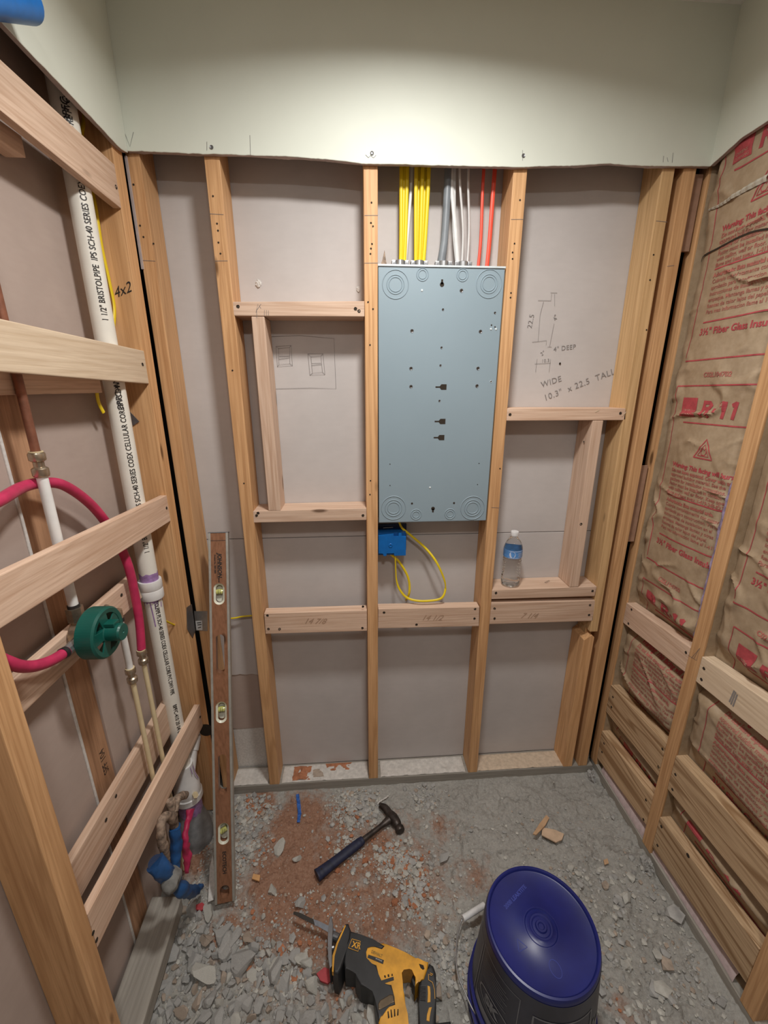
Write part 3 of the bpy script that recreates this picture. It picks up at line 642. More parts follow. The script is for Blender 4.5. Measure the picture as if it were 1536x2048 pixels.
tag(fin('yellow_cable', tube_bm([*[(0.0795,0.04,1.015),(0.0955,0.04,0.9995),(0.1098,0.04,0.9857),(0.128,0.04,0.9581),(0.1447,0.04,0.9243),(0.1526,0.04,0.8884),(0.1514,0.04,0.8522)], *[(0.1434,0.06,0.817)]], 1, 12, 8, (.0042, .0026), (1,0,.3)), YEL, smooth=True), 'short yellow cable hanging from the blue box with printing along it', 'cable')
tag(fin('yellow_cable', tube_bm([*[(-0.5267,0.07,0.7583),(-0.4868,0.07,0.7608),(-0.4593,0.07,0.7659),(-0.4139,0.07,0.7683),(-0.3778,0.07,0.7668)]], .003, 10), YEL, smooth=True), 'yellow cable running level behind the long level to the second stud', 'cable')

# water bottle
bc = (0.5195,0.03,0.881); bz = zsh+.0005
bc = ((0.5231,0.035,0.8824)[0], .037, bz)
bottle = empty('water_bottle', bc); tag(bottle, 'clear plastic water bottle with white cap and blue label standing on the flat block', 'bottle')
pr = [(0,.006), (.012,.004), (.022,0), (.030,.003), (.0325,.012)]
z = .018
while z < .105: pr += [(.0325,z), (.0308,z+.004), (.0325,z+.008)]; z += .0105
pr += [(.0325,.108), (.0325,.145), (.031,.152), (.029,.158), (.0245,.168), (.017,.178), (.0125,.184), (.0125,.194), (.0, .1945)]
bm = lathe_bm(pr, bc, seg=40)
for v in bm.verts:
    a = math.atan2(v.co.y-bc[1], v.co.x-bc[0]); h = v.co.z-bc[2]
    if h < .012:
        k = 1-.10*(.5+.5*math.cos(5*a)); v.co.x = bc[0]+(v.co.x-bc[0])*k; v.co.y = bc[1]+(v.co.y-bc[1])*k
    elif h < .105: v.co.z += .0022*math.sin(3*a+h*60)
fin('body', bm, PET, bottle, True)
fin('cap', lathe_bm([(0,.206), (.0125,.206), (.0138,.204), (.0138,.191), (.0128,.190)], bc, seg=30), PLASW, bottle, True)
LBL = plain('label_blue', (.10, .28, .62), .4, var=.25, vs=70); LBLW = plain('label_white', (.62, .66, .78), .4)
fin('label', lathe_bm([(.0326,.113), (.0329,.1132), (.0329,.1428), (.0326,.143)], bc, seg=48), LBL, bottle, True)
cylf = lambda r, a0, zz: (lambda x, y: (bc[0]+r*math.cos(a0+x/r), bc[1]+r*math.sin(a0+x/r), bc[2]+zz+y))
lb = bottle.children[-1] if False else None
bm = strokes_bm([[(-.03,.003), (.03,.003)], [(-.03,.0275), (.03,.0275)], [(.002,.019), (.028,.020)], [(.004,.014), (.026,.014)], [(.003,.009), (.024,.0085)]], .0014, cylf(.0331, -1.45, .113), step=.003)
fin('label_print', bm, LBLW, bottle)
bm = bmesh.new(); f = cylf(.0331, -1.98, .128); vs = [bm.verts.new(f(.011*math.cos(t), .012*math.sin(t))) for t in [i*PI/12 for i in range(24)]]; bm.faces.new(vs)
fin('label_oval', bm, LBLW, bottle)

# =====================================================================
# LEFT WALL
# =====================================================================
VL = Vector((-.0195, .0005, 0)); VL9 = Vector((-D9, .002, 0))
def lbox(name, y0, y1, z0, z1, d0, t, mat, label, cat, bev=.002, hp=(), **k):
    return board(name, [(XL(y0,d0),y0,z0), (XL(y1,d0),y1,z0), (XL(y1,d0),y1,z1), (XL(y0,d0),y0,z1)], (-t,0,0), mat, label, cat, bev=bev, hp=hp, nrm=NL, **k)
sL1 = lbox('wall_stud', -.062, -.016, .0, ZT, 0, D9, OLD[2], 'orange stud at the far end of the left wall, marked 4x2 in black ink', 'stud')
fin('ink_writing', text_bm('4x2', .034, lambda x, y: (-.652+x*.9-y*.15, -.0628, 1.795+y+x*.35), shear=.3), MARK, sL1)
sL2 = lbox('wall_stud', -.723, -.677, -.03, ZT, 0, D9, OLD[2], 'big orange stud nearest the viewer on the left wall', 'stud')
lb_ = []
for y0, y1, f, mt, lab, hp in (
   (0, 0, [(-0.5999,-0.0674,1.9967), (-0.6079,-0.4143,2.0125), (-0.6073,-0.3881,2.0944), (-0.5997,-0.059,2.0877)], NEW[1], 'topmost board nailed across the left wall, crossing the white drain pipe high up', [(-0.6,-0.0731,2.0382)]),
   (0, 0, [(-0.6001,-0.0771,1.5829), (-0.611,-0.5466,1.5985), (-0.6104,-0.52,1.6818), (-0.5999,-0.0703,1.6678)], PALE[1], 'pale board across the left wall above the copper pipe, second from the top', [(-0.6002,-0.0822,1.6317)]),
   (0, 0, [(-0.5996,-0.0579,1.1820), (-0.614,-0.6747,1.1979), (-0.6133,-0.648,1.2813), (-0.5997,-0.0609,1.2634)], NEW[1], 'board across the left wall just above the green valve guard, third from the top', [(-0.6001,-0.0762,1.2273)]),
   (0, 0, [(-0.6001,-0.0777,0.4062), (-0.6142,-0.6851,0.4036), (-0.6142,-0.6861,0.5112), (-0.5999,-0.0689,0.5009)], NEW[1], 'lowest front board across the left wall, running from the near stud to the corner', [(-0.6,-0.0748,0.4562), (-0.6139,-0.674,0.4248), (-0.614,-0.6768,0.4533)])):
    a, b, c, d = [Vector(p) for p in f]
    # carry the near end on to the near stud
    def ext(p, q, yy):
        t = (yy-p.y)/(q.y-p.y); return p.lerp(q, t)
    b2, c2 = ext(a, b, -.6765), ext(d, c, -.6765); a2, d2 = ext(b, a, -.0625), ext(c, d, -.0625)
    o = board('nailer_board', [a2, b2, c2, d2], VL, mt, lab, 'board', hp=hp, nrm=NL); lb_.append(o)
# rear boards deeper in the left wall
RB = [([(-0.6528,-0.192,0.9936), (-0.6624,-0.6087,0.9887), (-0.6622,-0.5994,1.0632), (-0.6532,-0.2114,1.0739)], NEW[1], 'pale mounting board behind the valve with the green guard'),
      ([(-0.6522,-0.1665,0.489), (-0.6629,-0.6305,0.4821), (-0.6631,-0.6369,0.5871), (-0.652,-0.1597,0.607)], NEW[1], 'rear board behind the two cream pipes near the floor')]
for f, mt, lab in RB:
    a, b, c, d = [Vector(p) for p in f]
    t0 = -.672; t1 = -.18
    b2, c2 = a.lerp(b, (t0-a.y)/(b.y-a.y)), d.lerp(c, (t0-d.y)/(c.y-d.y))
    board('rear_board', [a, b2, c2, d], VL, mt, lab, 'board', hp=[(-0.6543,-0.2818,1.0499)] if 'valve' in lab else [(-0.6585,-0.4618,0.5762), (-0.6596,-0.5099,0.5589)], nrm=NL)
lbox('rear_board', -.672, -.30, 1.995, 2.03, .048, .038, NEW[1], 'strip of wood just showing under the topmost left board', 'board')
lbox('rear_board', -.672, -.20, 1.560, 1.60, .048, .038, NEW[1], 'strip of wood just showing under the pale second board on the left', 'board')
# stud of the next room showing in the gap between the gypsum sheets
sg = lbox('wall_stud', -.470, -.388, -.02, ZT, D9+.006, .03, wood('brown_stud_wood', 2, (.50, .29, .17), (.27, .145, .08), .4, .6), 'brown stud showing in the gap between the gypsum sheets of the left wall', 'stud')
fin('ink_stamp', text_bm('SPF 104', .030, lambda x, y: (XL(-.43, D9+.0052), -.405-y*.9, .60+x*.8)), MARK, sg)
lbox('paper_edge', -.476, -.469, .0, 2.0, D9-.002, .004, CORE_W, 'thin white torn paper edge running down beside the brown stud in the left wall', 'paper')
0 and lbox('bottom_plate', -2.2, -.0, -.006, .034, .0, D9, GREYW[1], 'dusty bottom plate at the foot of the left wall, mostly hidden', 'plate')
# grey dirty timber along the foot of the left wall
gp = [(-0.7035,-0.5752,0.045), (-0.5798,-0.6133,0.045), (-0.6045,-0.3725,0.045), (-0.6984,-0.3662,0.045)]
a, b, c, d = [Vector(p) for p in gp]
ax = ((a-d)+(b-c))/2
a2 = d+ax*1.9; b2 = c+ax*1.9
bm = bmesh.new(); slab_bm([d, c, b2, a2], (0,0,-.055), .006, bm, 3)
tag(fin('grey_timber', bm, GREYW[1]), 'grey weathered timber lying beside the gravel at the lower left', 'timber')

# white drain pipe
PX, PY, PR = -.6425, -.158, .0241
drain = empty('drain_pipe', (PX, PY, .3)); tag(drain, 'tall white plastic drain pipe with black printing, standing in the left wall', 'pipe')
zcp = (-0.623,-0.2013,1.0055)[2]
fin('upper_pipe', cyl_bm((PX,PY,zcp), (PX,PY,ZT), PR, seg=40), PVC, drain, True)
fin('lower_pipe', cyl_bm((PX,PY,.30), (PX,PY,zcp), PR, seg=40), PVC, drain, True)
fin('coupling', lathe_bm([(PR,-.030), (.0305,-.030), (.0315,-.026), (.0315,-.003), (.0300,0), (.0315,.003), (.0315,.024), (.0305,.028), (PR,.028)], (PX,PY,zcp), seg=40), PVCW, drain, True)
bm = bmesh.new(); seg = 60
def drip(z0, z1, seed, r):
    bm = bmesh.new(); A = []
    for i in range(seg+1):
        t = 2*PI*i/seg; n1 = noise.noise(Vector((math.cos(t)*2.2, math.sin(t)*2.2, seed))); n2 = noise.noise(Vector((math.cos(t)*5, math.sin(t)*5, seed+3)))
        top = z1+n1*.006; bot = z0-max(0, n2)*.03
        A.append([bm.verts.new((PX+r*math.cos(t), PY+r*math.sin(t), top)), bm.verts.new((PX+r*math.cos(t), PY+r*math.sin(t), bot))])
    for a, b in zip(A, A[1:]): bm.faces.new((a[0], a[1], b[1], b[0]))
    return bm
fin('purple_primer', drip(zcp+.028, zcp+.052, 2, PR+.0004), PURPLE, drain, True)
fin('purple_primer', drip(zcp-.036, zcp-.029, 5, PR+.0004), PURPLE, drain, True)
fin('purple_primer', strokes_bm([[(0,-.01), (.002,-.05), (.003,-.085)], [(.012,-.01), (.011,-.03)], [(.03,-.012), (.028,-.028)]], .003, lambda x, y: (PX+(PR+.0006)*math.cos(-1.45+x/PR), PY+(PR+.0006)*math.sin(-1.45+x/PR), zcp-.03+y)), PURPLE, drain)
def pipetxt(s, z0, size, a0, downward=False, sp=1.0, fit=None):
    r = PR+.0011; k = 1.0
    if fit:
        t = text_bm(s, size, lambda x, y: (x, y, 0), space=sp); k = fit/max(v.co.x for v in t.verts); t.free()
    if downward: return text_bm(s, size, lambda x, y: (PX+r*math.cos(a0+y/r), PY+r*math.sin(a0+y/r), z0-x*k), space=sp, bold=.0002)
    return text_bm(s, size, lambda x, y: (PX+r*math.cos(a0-y/r), PY+r*math.sin(a0-y/r), z0+x*k), space=sp, bold=.0002)
T1 = '1 1/2" BRISTOLPIPE  IPS SCH-40 SERIES COEX CELLULAR CORE PVC DWV PIPE'
aC = math.atan2(-1.30+.158, -.031+.6425)
for z0 in ((-0.6228,-0.1946,1.7253)[2], (-0.6228,-0.196,1.1236)[2]):
    fin('printed_line', pipetxt(T1, z0, .0185, aC+.50, fit=.50), MARK, drain)
fin('printed_line', pipetxt('BPFC-410 20', (-0.6225,-0.1821,1.5204)[2], .019, aC+.45, sp=1.0), MARK, drain)
fin('printed_line', pipetxt('TOLPIPE PS SCH-40 SERIES COEX CELLULAR CORE PVC DWV PIPE', zcp-.034, .0165, aC+.05, True, fit=(-0.6222,-0.1671,0.9457)[2]-(-0.6224,-0.1758,0.6155)[2]), MARK, drain)
fin('printed_line', pipetxt('BPFC-410 20 04 06', (-0.6223,-0.1732,0.6015)[2], .0165, aC+.05, True, fit=(-0.6223,-0.1732,0.6015)[2]-(-0.6224,-0.1752,0.4834)[2]), MARK, drain)
fin('printed_line', pipetxt('BPFC-410', (-0.6231,-0.2058,2.1129)[2], .019, aC+.35, sp=1.0), MARK, drain)
# wye and stack below
zr = (-0.6038,-0.2355,0.3567)[2]
wye = empty('drain_fitting', (PX, PY, .05)); tag(wye, 'white plastic wye fitting with a side branch, at the foot of the drain pipe', 'pipe fitting')
fin('hub', lathe_bm([(PR,.34), (.030,.34), (.031,.30), (.036,.27), (.042,.25), (.042,.215), (.046,.213), (.0465,.192), (.043,.190), (.040,.19)], (PX,PY,0), seg=40), PVCW, wye, True)
fin('side_branch', tube_bm([(PX,PY,.25), (PX+.004,PY+.035,.31), (PX+.006,PY+.062,.355), (PX+.006,PY+.10,.375)], .0235, 22), PVCW, wye, True)
fin('branch_collar', cyl_bm((PX+.005,PY+.052,.34), (PX+.006,PY+.088,.372), .0275, seg=26, bev=.002), PVCW, wye)
fin('purple_primer', ribbon3([[(PX+.028,PY-.0,.33), (PX+.034,PY-.005,.30), (PX+.037,PY+.002,.27)], [(PX+.025,PY-.012,.335), (PX+.03,PY-.016,.31)]], .004, NL, .004), PURPLE, wye)
stack = tag(fin('stack_pipe', lathe_bm([(.038,.19), (.038,.13), (.044,.105), (.056,.06), (.060,.02), (.058,-.03)], (PX,PY,0), seg=40), GREYP, smooth=True), 'dirty grey pipe stub coming out of the ground under the white fitting', 'pipe')
bm = drip(.135, .188, 8, .0386); fin('purple_primer', bm, PURPLE, stack, True)
fin('yellow_plug', cyl_bm((PX+.036,PY-.028,.235), (PX+.044,PY-.038,.24), .009, seg=6), CPVC, wye)
# yellow cable beside the pipe
tag(fin('yellow_cable', tube_bm([(-0.6545,-0.0534,2.211),(-0.6547,-0.0598,2.175),(-0.6552,-0.0812,2.131),(-0.6551,-0.0797,2.068),(-0.655,-0.0738,2.005),(-0.6551,-0.0776,1.913),(-0.6549,-0.071,1.836),(-0.6549,-0.0695,1.767),(-0.6558,-0.1059,1.696),(-0.6571,-0.163,1.638),(-0.658,-0.2026,1.584),(-0.6582,-0.212,1.543),(-0.6579,-0.1997,1.513)], 1, 12, 8, (.0055, .0032), (0,1,0)), YEL, smooth=True), 'yellow cable running down the left wall beside the white drain pipe', 'cable')
tag(fin('yellow_cable', tube_bm([*[(-0.6414,-0.135,0.8916),(-0.6405,-0.0943,0.8504),(-0.6393,-0.0428,0.805)], *[(-0.619,-0.0304,0.7964)]], .0028, 10), YEL, smooth=True), 'short yellow cable passing from behind the drain pipe into the far left stud', 'cable')
# copper pipe, couplings, white tubing
cy, cd = -.461, .04
def LP(y, z, d): return (XL(y, d), y, z)
zcu = (-0.649,-0.4596,1.4642)[2]
zc2 = zcu; cop = tag(fin('copper_pipe', cyl_bm(LP(cy,zcu-.01,cd), LP(cy,ZT,cd), .0078, seg=24), COPPER, smooth=True), 'brown tarnished copper pipe coming down the left wall into a brass coupling', 'pipe')
def pushfit(c, up, s=1.0, nm='push_fit_coupling', label='', flip=False):
    pr = [(.0115,.030), (.0165,.030), (.0178,.027), (.0178,.013), (.0160,.011), (.0115,.008), (.0115,-.004), (.0150,-.006), (.0178,-.009), (.0178,-.024), (.0160,-.028), (.0115,-.030)]
    o = fin(nm, lathe_bm([(r*s, z*s) for r, z in pr], c, up, 26), BRASS, smooth=True); tag(o, label, 'coupling')
    fin('release_ring', lathe_bm([(.0116*s,.030*s), (.0150*s,.031*s), (.0150*s,.034*s), (.0116*s,.034*s)], c, up, 24), CPVC, o, True)
    return o
pushfit(LP(cy,zcu-.036,cd), (0,0,1), .80, label='large push-fit coupling joining the copper pipe to white tubing')
zv = (-0.6393,-0.4736,1.1141)[2]
wt = tag(fin('white_tube', cyl_bm(LP(cy,zv-.005,cd), LP(cy,zcu-.050,cd), .0098, seg=24), PEXW, smooth=True), 'white tube dropping from the copper coupling into the top of the valve', 'tube')
fin('crimp_ring', cyl_bm(LP(cy,zv,cd), LP(cy,zv+.009,cd), .0118, seg=24), MARK, wt)
# valve with green guard
vy = (-0.5892,-0.4683,1.0568)[1]; vz = (-0.5892,-0.4683,1.0568)[2]
valve = empty('shower_valve', LP(vy, vz, .02)); tag(valve, 'brass shower valve with a round green plastic guard, mounted on the left wall', 'valve')
fin('valve_body', cyl_bm(LP(vy,vz,.048), LP(vy,vz,-.005), .024, seg=20, bev=.003), BRASS, valve)
bm = cyl_bm(LP(cy,zv+.002,cd), LP(cy,zv-.030,cd), .0165, seg=6); cyl_bm(LP(cy,zv-.028,cd), LP(cy,vz,cd), .012, seg=16, bm=bm); cyl_bm(LP(cy,vz,cd), LP(vy,vz,cd), .013, seg=16, bm=bm)
fin('inlet_nut', bm, BRASS, valve)
he = (-0.6307,-0.5341,1.0556)
bm = cyl_bm(LP(vy,vz-.004,.025), he, .0125, .0105, seg=8); fin('hose_nut', bm, STEEL, valve)
bm = cyl_bm(LP(vy,vz,.035), (-0.637,-0.3729,1.0646), .009, seg=14); fin('outlet_arm', bm, BRASS, valve)
ax = -NL*-1
R0 = .0565
c0 = Vector(LP(vy,vz,.008)); 
prof = [(R0-.004,-.002), (R0-.004,.026), (R0-.009,.031), (R0-.013,.031), (R0-.013,.034), (R0-.004,.035), (R0,.031), (R0,-.002), (R0-.004,-.002)]
guard = fin('guard_ring', lathe_bm(prof, c0, NL, 60), GREEN, valve, False)
bm = bmesh.new()
u = Vector((0,1,0)); v = Vector((0,0,1))
for k in range(5):
    a = 2*PI*k/5+.5
    for s in [0]:
        d = u*math.cos(a)+v*math.sin(a); t = -u*math.sin(a)+v*math.cos(a)
        p = c0+NL*.031
        f4 = [p+d*.012-t*.010, p+d*.048-t*.014, p+d*.048+t*.014, p+d*.012+t*.010]
        slab_bm(f4, NL*.003, .0006, bm)
fin('guard_spokes', bm, GREEN, guard)
fin('guard_hub', lathe_bm([(0,.004), (.020,.004), (.022,.020), (.022,.034), (.0195,.036), (.0195,.062), (.0175,.066), (.003,.066), (.002,.0645), (0,.0645)], c0, NL, 36), GREEN, valve, False)
p = c0+NL*.045+Vector((0,0,.022)); fin('guard_tab', box_bm(p.x-.016, p.x+.010, p.y-.011, p.y+.011, p.z-.004, p.z+.004, .001), GREEN, guard)
# red hose loop
hose = [*[he], *[(-0.6336,-0.575,1.063),(-0.6347,-0.6185,1.084),(-0.6354,-0.6525,1.117)], *[(-0.6442,-0.6865,1.177),(-0.6448,-0.7103,1.271),(-0.6446,-0.7011,1.347),(-0.6432,-0.644,1.379),(-0.6417,-0.5761,1.389)], *[(-0.6647,-0.4932,1.392),(-0.6636,-0.4435,1.389)], *[(-0.6525,-0.3987,1.372),(-0.6509,-0.3268,1.306),(-0.6496,-0.2704,1.214)], *[(-0.6344,-0.2624,1.127),(-0.6343,-0.2575,1.029),(-0.6344,-0.2613,0.954),(-0.6347,-0.2754,0.8791)]]
hs = tag(fin('red_hose', tube_bm(hose, .0108, 18, 8), PEXR, smooth=True), 'red flexible water tube looping from the valve up and over to the left coupling', 'tube')
hv = (Vector(he)-Vector((-0.6336,-0.575,1.0635))).normalized(); q0 = Vector(he)-hv*.012
fin('crimp_ring', cyl_bm(q0, q0+hv*.010, .0118, seg=22), MARK, hs)
c = (-0.6347,-0.2779,0.8551); rc = pushfit(c, (0,0,1), .72, label='push-fit coupling where the red tube meets the cream pipe')
p1 = (-0.6366,-0.2731,0.4893); tag(fin('cream_pipe', cyl_bm((c[0],c[1],c[2]-.02), (c[0],c[1]+.0,.02), .0063, seg=20), CPVC, smooth=True), 'cream pipe dropping from the coupling of the red tube', 'pipe')
c = (-0.6362,-0.3387,0.8423); pushfit(c, (0,0,1), .72, label='push-fit coupling where the white tube meets the other cream pipe')
tag(fin('cream_pipe', cyl_bm((c[0],c[1],c[2]-.02), (c[0],c[1],.02), .0063, seg=20), CPVC, smooth=True), 'cream pipe dropping from the coupling right behind the green guard', 'pipe')
ct = (-0.6355,-0.3116,1.0336)
w2 = tag(fin('white_tube', tube_bm([(c[0],c[1],c[2]+.02), (c[0],c[1],c[2]+.09), (c[0],c[1],ct[2]-.012)], .0082, 18), PEXW, smooth=True), 'white tube coming down behind the green guard from a brass elbow', 'tube')
eb = (c[0], c[1], ct[2])
bm = cyl_bm((eb[0],eb[1],eb[2]-.018), (eb[0],eb[1],eb[2]+.004), .0095, seg=16); cyl_bm(eb, (eb[0],eb[1]-.022,eb[2]+.002), .0095, seg=16, bm=bm)
fin('brass_elbow', bm, BRASS, w2)
fin('crimp_ring', cyl_bm((eb[0],eb[1]-.022,eb[2]+.002), (eb[0],eb[1]-.030,eb[2]), .0102, seg=18), MARK, w2)
fin('crimp_ring', cyl_bm((eb[0],eb[1],eb[2]-.018), (eb[0],eb[1],eb[2]-.028), .0102, seg=18), MARK, w2)
fin('short_tube', cyl_bm((eb[0],eb[1]-.030,eb[2]), (eb[0],eb[1]-.075,eb[2]-.008), .0082, seg=18), PEXW, w2, True)
# metal nail plates
def plate_(name, pts, vec, label): tag(fin(name, slab_bm(pts, vec, .0004), STEEL if 'bright' in label else DSTEEL), label, 'metal plate')
plate_('nail_plate', [(-0.5985,-0.0511,0.8782), (-0.5976,-0.013,0.8695), (-0.5977,-0.0173,0.7675), (-0.5983,-0.0426,0.7566), (-0.5989,-0.0703,0.8094)], (.0012,0,0), 'dull steel nail plate with pointed end on the far left stud')
pf = [(-0.5983,-0.0005,0.8355),(-0.5532,-0.0005,0.8337),(-0.5627,-0.0005,0.755),(-0.6015,-0.0005,0.7587)]
o = fin('nail_plate', slab_bm(pf, (0,-.0012,0), .0004), STEEL); tag(o, 'steel nail plate with a paper sticker on the corner stud, left of the long level', 'metal plate')
pf = [(-0.5977,-0.0019,0.7972),(-0.5756,-0.0019,0.7982),(-0.5786,-0.0019,0.7606),(-0.5989,-0.0019,0.7615)]; fin('sticker', slab_bm(pf, (0,-.0003,0), 0), PLASW, o)
pf = [(-0.5935,-0.0023,0.7894),(-0.5798,-0.0023,0.7908)]; pg = [(-0.5928,-0.0023,0.7814),(-0.5791,-0.0023,0.7828)]; ph = [(-0.5927,-0.0023,0.7695),(-0.582,-0.0023,0.773)]; fin('sticker_print', ribbon3([pf, pg, ph], .003, NB, .0002), MARK, o)
yk = -.0635
pf = [(-0.6698,-0.064,1.516),(-0.6419,-0.064,1.48),(-0.6723,-0.064,1.462)]; plate_('steel_tab', pf, (0,-.0012,0), 'small dark triangular steel tab sticking out behind the white drain pipe')
# hole in stud for branch
fin('bored_hole', lathe_bm([(0,.001), (.026,.001), (.026,0)], (-0.5918,-0.063,0.3867), NB, 24), HOLE, sL1)
# crusted copper stubs and sleeves in the corner
tag(fin('copper_stub', tube_bm([*[(-0.5963,-0.3451,0.4093),(-0.5964,-0.3474,0.3629)], *[(-0.6061,-0.3359,0.2974)], *[(-0.6064,-0.3502,0.2128)]], [.011,.014,.013,.012], 16), RUST, smooth=True), 'crusted old copper pipe stub rising beside the drain stack', 'pipe')
tag(fin('copper_stub', tube_bm([(-0.5914,-0.3472,0.3681),(-0.5909,-0.3284,0.3837),(-0.5902,-0.2989,0.3665),(-0.5897,-0.2744,0.34)], [.012,.012,.0115,.011], 16), RUST, smooth=True), 'short grey crusted pipe elbow bending right under the drain fitting', 'pipe')
tag(fin('copper_stub', tube_bm([(-0.5773,-0.3866,0.3841),(-0.5778,-0.411,0.4324),(-0.5785,-0.4381,0.4394),(-0.5787,-0.4476,0.3934),(-0.5787,-0.4464,0.344),(-0.5786,-0.446,0.3182)], [.011,.012,.012,.012,.0105,.010], 16), RUST, smooth=True), 'crusted pipe end bent over like a hook into the blue sleeve', 'pipe')
tag(fin('blue_sleeve', tube_bm([(-0.6012,-0.3416,0.2945),(-0.6015,-0.3534,0.2384),(-0.602,-0.3745,0.196),(-0.6026,-0.4019,0.1649)], [.0165,.0165,.015,.012], 18), BLUES, smooth=True), 'upright blue plastic sleeve around the copper stubs in the left corner', 'sleeve')
bl = tag(fin('blue_sleeve', tube_bm([*[(-0.5797,-0.4906,0.3738)], *[(-0.5647,-0.4919,0.3424),(-0.5641,-0.4635,0.2575)], *[(-0.5489,-0.4584,0.215),(-0.5478,-0.4112,0.1246),(-0.5465,-0.3525,0.0504)]], [.022,.022,.019,.017,.016,.004], 20), BLUES, smooth=True), 'crumpled blue plastic sleeve curled on the ground in the left corner', 'sleeve')
a_, b_ = [Vector(p) for p in [(-0.5797,-0.4906,0.3738),(-0.5794,-0.4787,0.3344)]]; d_ = (a_-b_).normalized()
fin('sleeve_opening', lathe_bm([(0,0), (.018,.0008)], a_, d_, 20), plain('sleeve_inside', (.004,.02,.07), .6), bl)
tag(fin('grey_wrap', tube_bm([*[(-0.5586,-0.4451,0.2812),(-0.5591,-0.466,0.2848)], *[(-0.5498,-0.4972,0.3055),(-0.5497,-0.493,0.2732)]], [.006,.024,.024,.010], 18), plain('grey_dirty_wrap', (.21,.21,.20), .9, var=.3, bmp=.5), smooth=True), 'dirty grey tape wrapped round the blue sleeve', 'tape')
tag(fin('red_sleeve', tube_bm([(-0.5922,-0.2557,0.2565),(-0.5927,-0.2779,0.2381),(-0.5932,-0.2986,0.2231),(-0.5936,-0.3162,0.2047),(-0.5937,-0.3208,0.1454),(-0.5941,-0.3381,0.0938)], [.012,.0115,.009,.011,.012,.008], 16), PEXR, smooth=True), 'torn red plastic sleeve hanging beside the drain stack', 'sleeve')
for o in [q for q in bpy.data.objects if q.name.split('.')[0] in ('blue_sleeve', 'red_sleeve', 'grey_wrap', 'copper_stub')]:
    for v in o.data.vertices:
        p = v.co*55; v.co += Vector((noise.noise(p), noise.noise(p+Vector((7,0,0))), .4*noise.noise(p+Vector((0,9,0)))))*(.0062 if 'copper' not in o.name else .003)
# blue tube at the top left corner of the view
bm = bmesh.new(); A = Vector((XL(-.35)+.075, -.405, 2.142)); Bv = Vector((XL(-.9)+.04, -.80, 2.30))
A = Vector((-0.557,-0.3756,2.1780)); Bv = Vector((-0.5617,-0.5797,2.0594))
dd = (A-Bv).normalized(); LL = (A-Bv).length
lathe_bm([(.027,0), (.027,LL), (.0245,LL), (.0245,.0), (.027,0)], Bv, dd, 30, bm)
tag(fin('blue_tube', bm, BLUE, smooth=True), 'end of a blue plastic tube at the upper left, in front of the cream wall', 'tube')

# =====================================================================
# THE LONG LEVEL
# =====================================================================
b0 = Vector((-0.4966,-0.3749,0.004)); b1 = Vector((-0.4555,-0.3546,0.004)); t0 = Vector((-0.5066,-0.012,1.1226)); t1 = Vector((-0.4511,-0.012,1.1247))
cb = (b0+b1)/2; ctp = (t0+t1)/2; ctp = cb+(ctp-cb)
zax = (ctp-cb).normalized(); xax = ((t1-t0).normalized()*.6+(b1-b0).normalized()*.4); xax = (xax-zax*xax.dot(zax)).normalized(); yax = zax.cross(xax)
LLn = (ctp-cb).length; Wd, Th = .060, .031
lvl = empty('spirit_level', cb); tag(lvl, 'long wooden spirit level with metal edges leaning in the left corner', 'spirit level')
def LV(x, z, y=0): return cb+xax*x+zax*z+yax*y
def lslab(x0, x1, z0, z1, y0, y1, bev=.0008): return slab_bm([LV(x0,z0,y0), LV(x1,z0,y0), LV(x1,z1,y0), LV(x0,z1,y0)], yax*(y1-y0), bev)

WX = .0225
def half(za, zb, hole, side, bm):
    """one half of a web section, the hole given as (centre z, half length, half width)"""
    zc_, hl, hw = hole; pts = [(side*WX, za), (0, za)]
    arc = [(side*hw*math.sin(t), -(hl-hw)-hw*math.cos(t)) for t in [PI/2*i/8 for i in range(9)]]+[(side*hw*math.cos(t), (hl-hw)+hw*math.sin(t)) for t in [PI/2*i/8 for i in range(9)]]
    pts += [(x, zc_+z) for x, z in arc]+[(0, zb), (side*WX, zb)]
    slab_bm([LV(x, z, -Th/2) for x, z in pts], yax*Th, 0, bm)
bm = bmesh.new(); ev = [(.978,.034,.0165), (.787,.062,.0125), (.602,.034,.0165), (.405,.064,.0125), (.218,.034,.0165), (.036,.020,.014)]
ev.sort(); prevz = 0.0015
for i, h_ in enumerate(ev):
    nz = (h_[0]+ev[i+1][0])/2 if i+1 < len(ev) else LLn-.0015
    half(prevz, nz, h_, 1, bm); half(prevz, nz, h_, -1, bm); prevz = nz
fin('wood_web', bm, LVLW, lvl)
for s in (-1, 1):
    bm = bmesh.new(); a, b = sorted((s*WX, s*Wd/2))
    lsl = slab_bm([LV(a, 0, -Th/2-.0008), LV(b, 0, -Th/2-.0008), LV(b, LLn, -Th/2-.0008), LV(a, LLn, -Th/2-.0008)], yax*(Th+.0016), .0012, bm)
    fin('metal_rail', bm, LVLR, lvl)
fin('end_cap', lslab(-Wd/2-.0005, Wd/2+.0005, LLn-.001, LLn+.0015, -Th/2-.001, Th/2+.001, .0004), DSTEEL, lvl)
fin('top_line', lslab(-WX, WX, LLn-.026, LLn-.0245, -Th/2-.0003, -Th/2, 0), MARK, lvl)
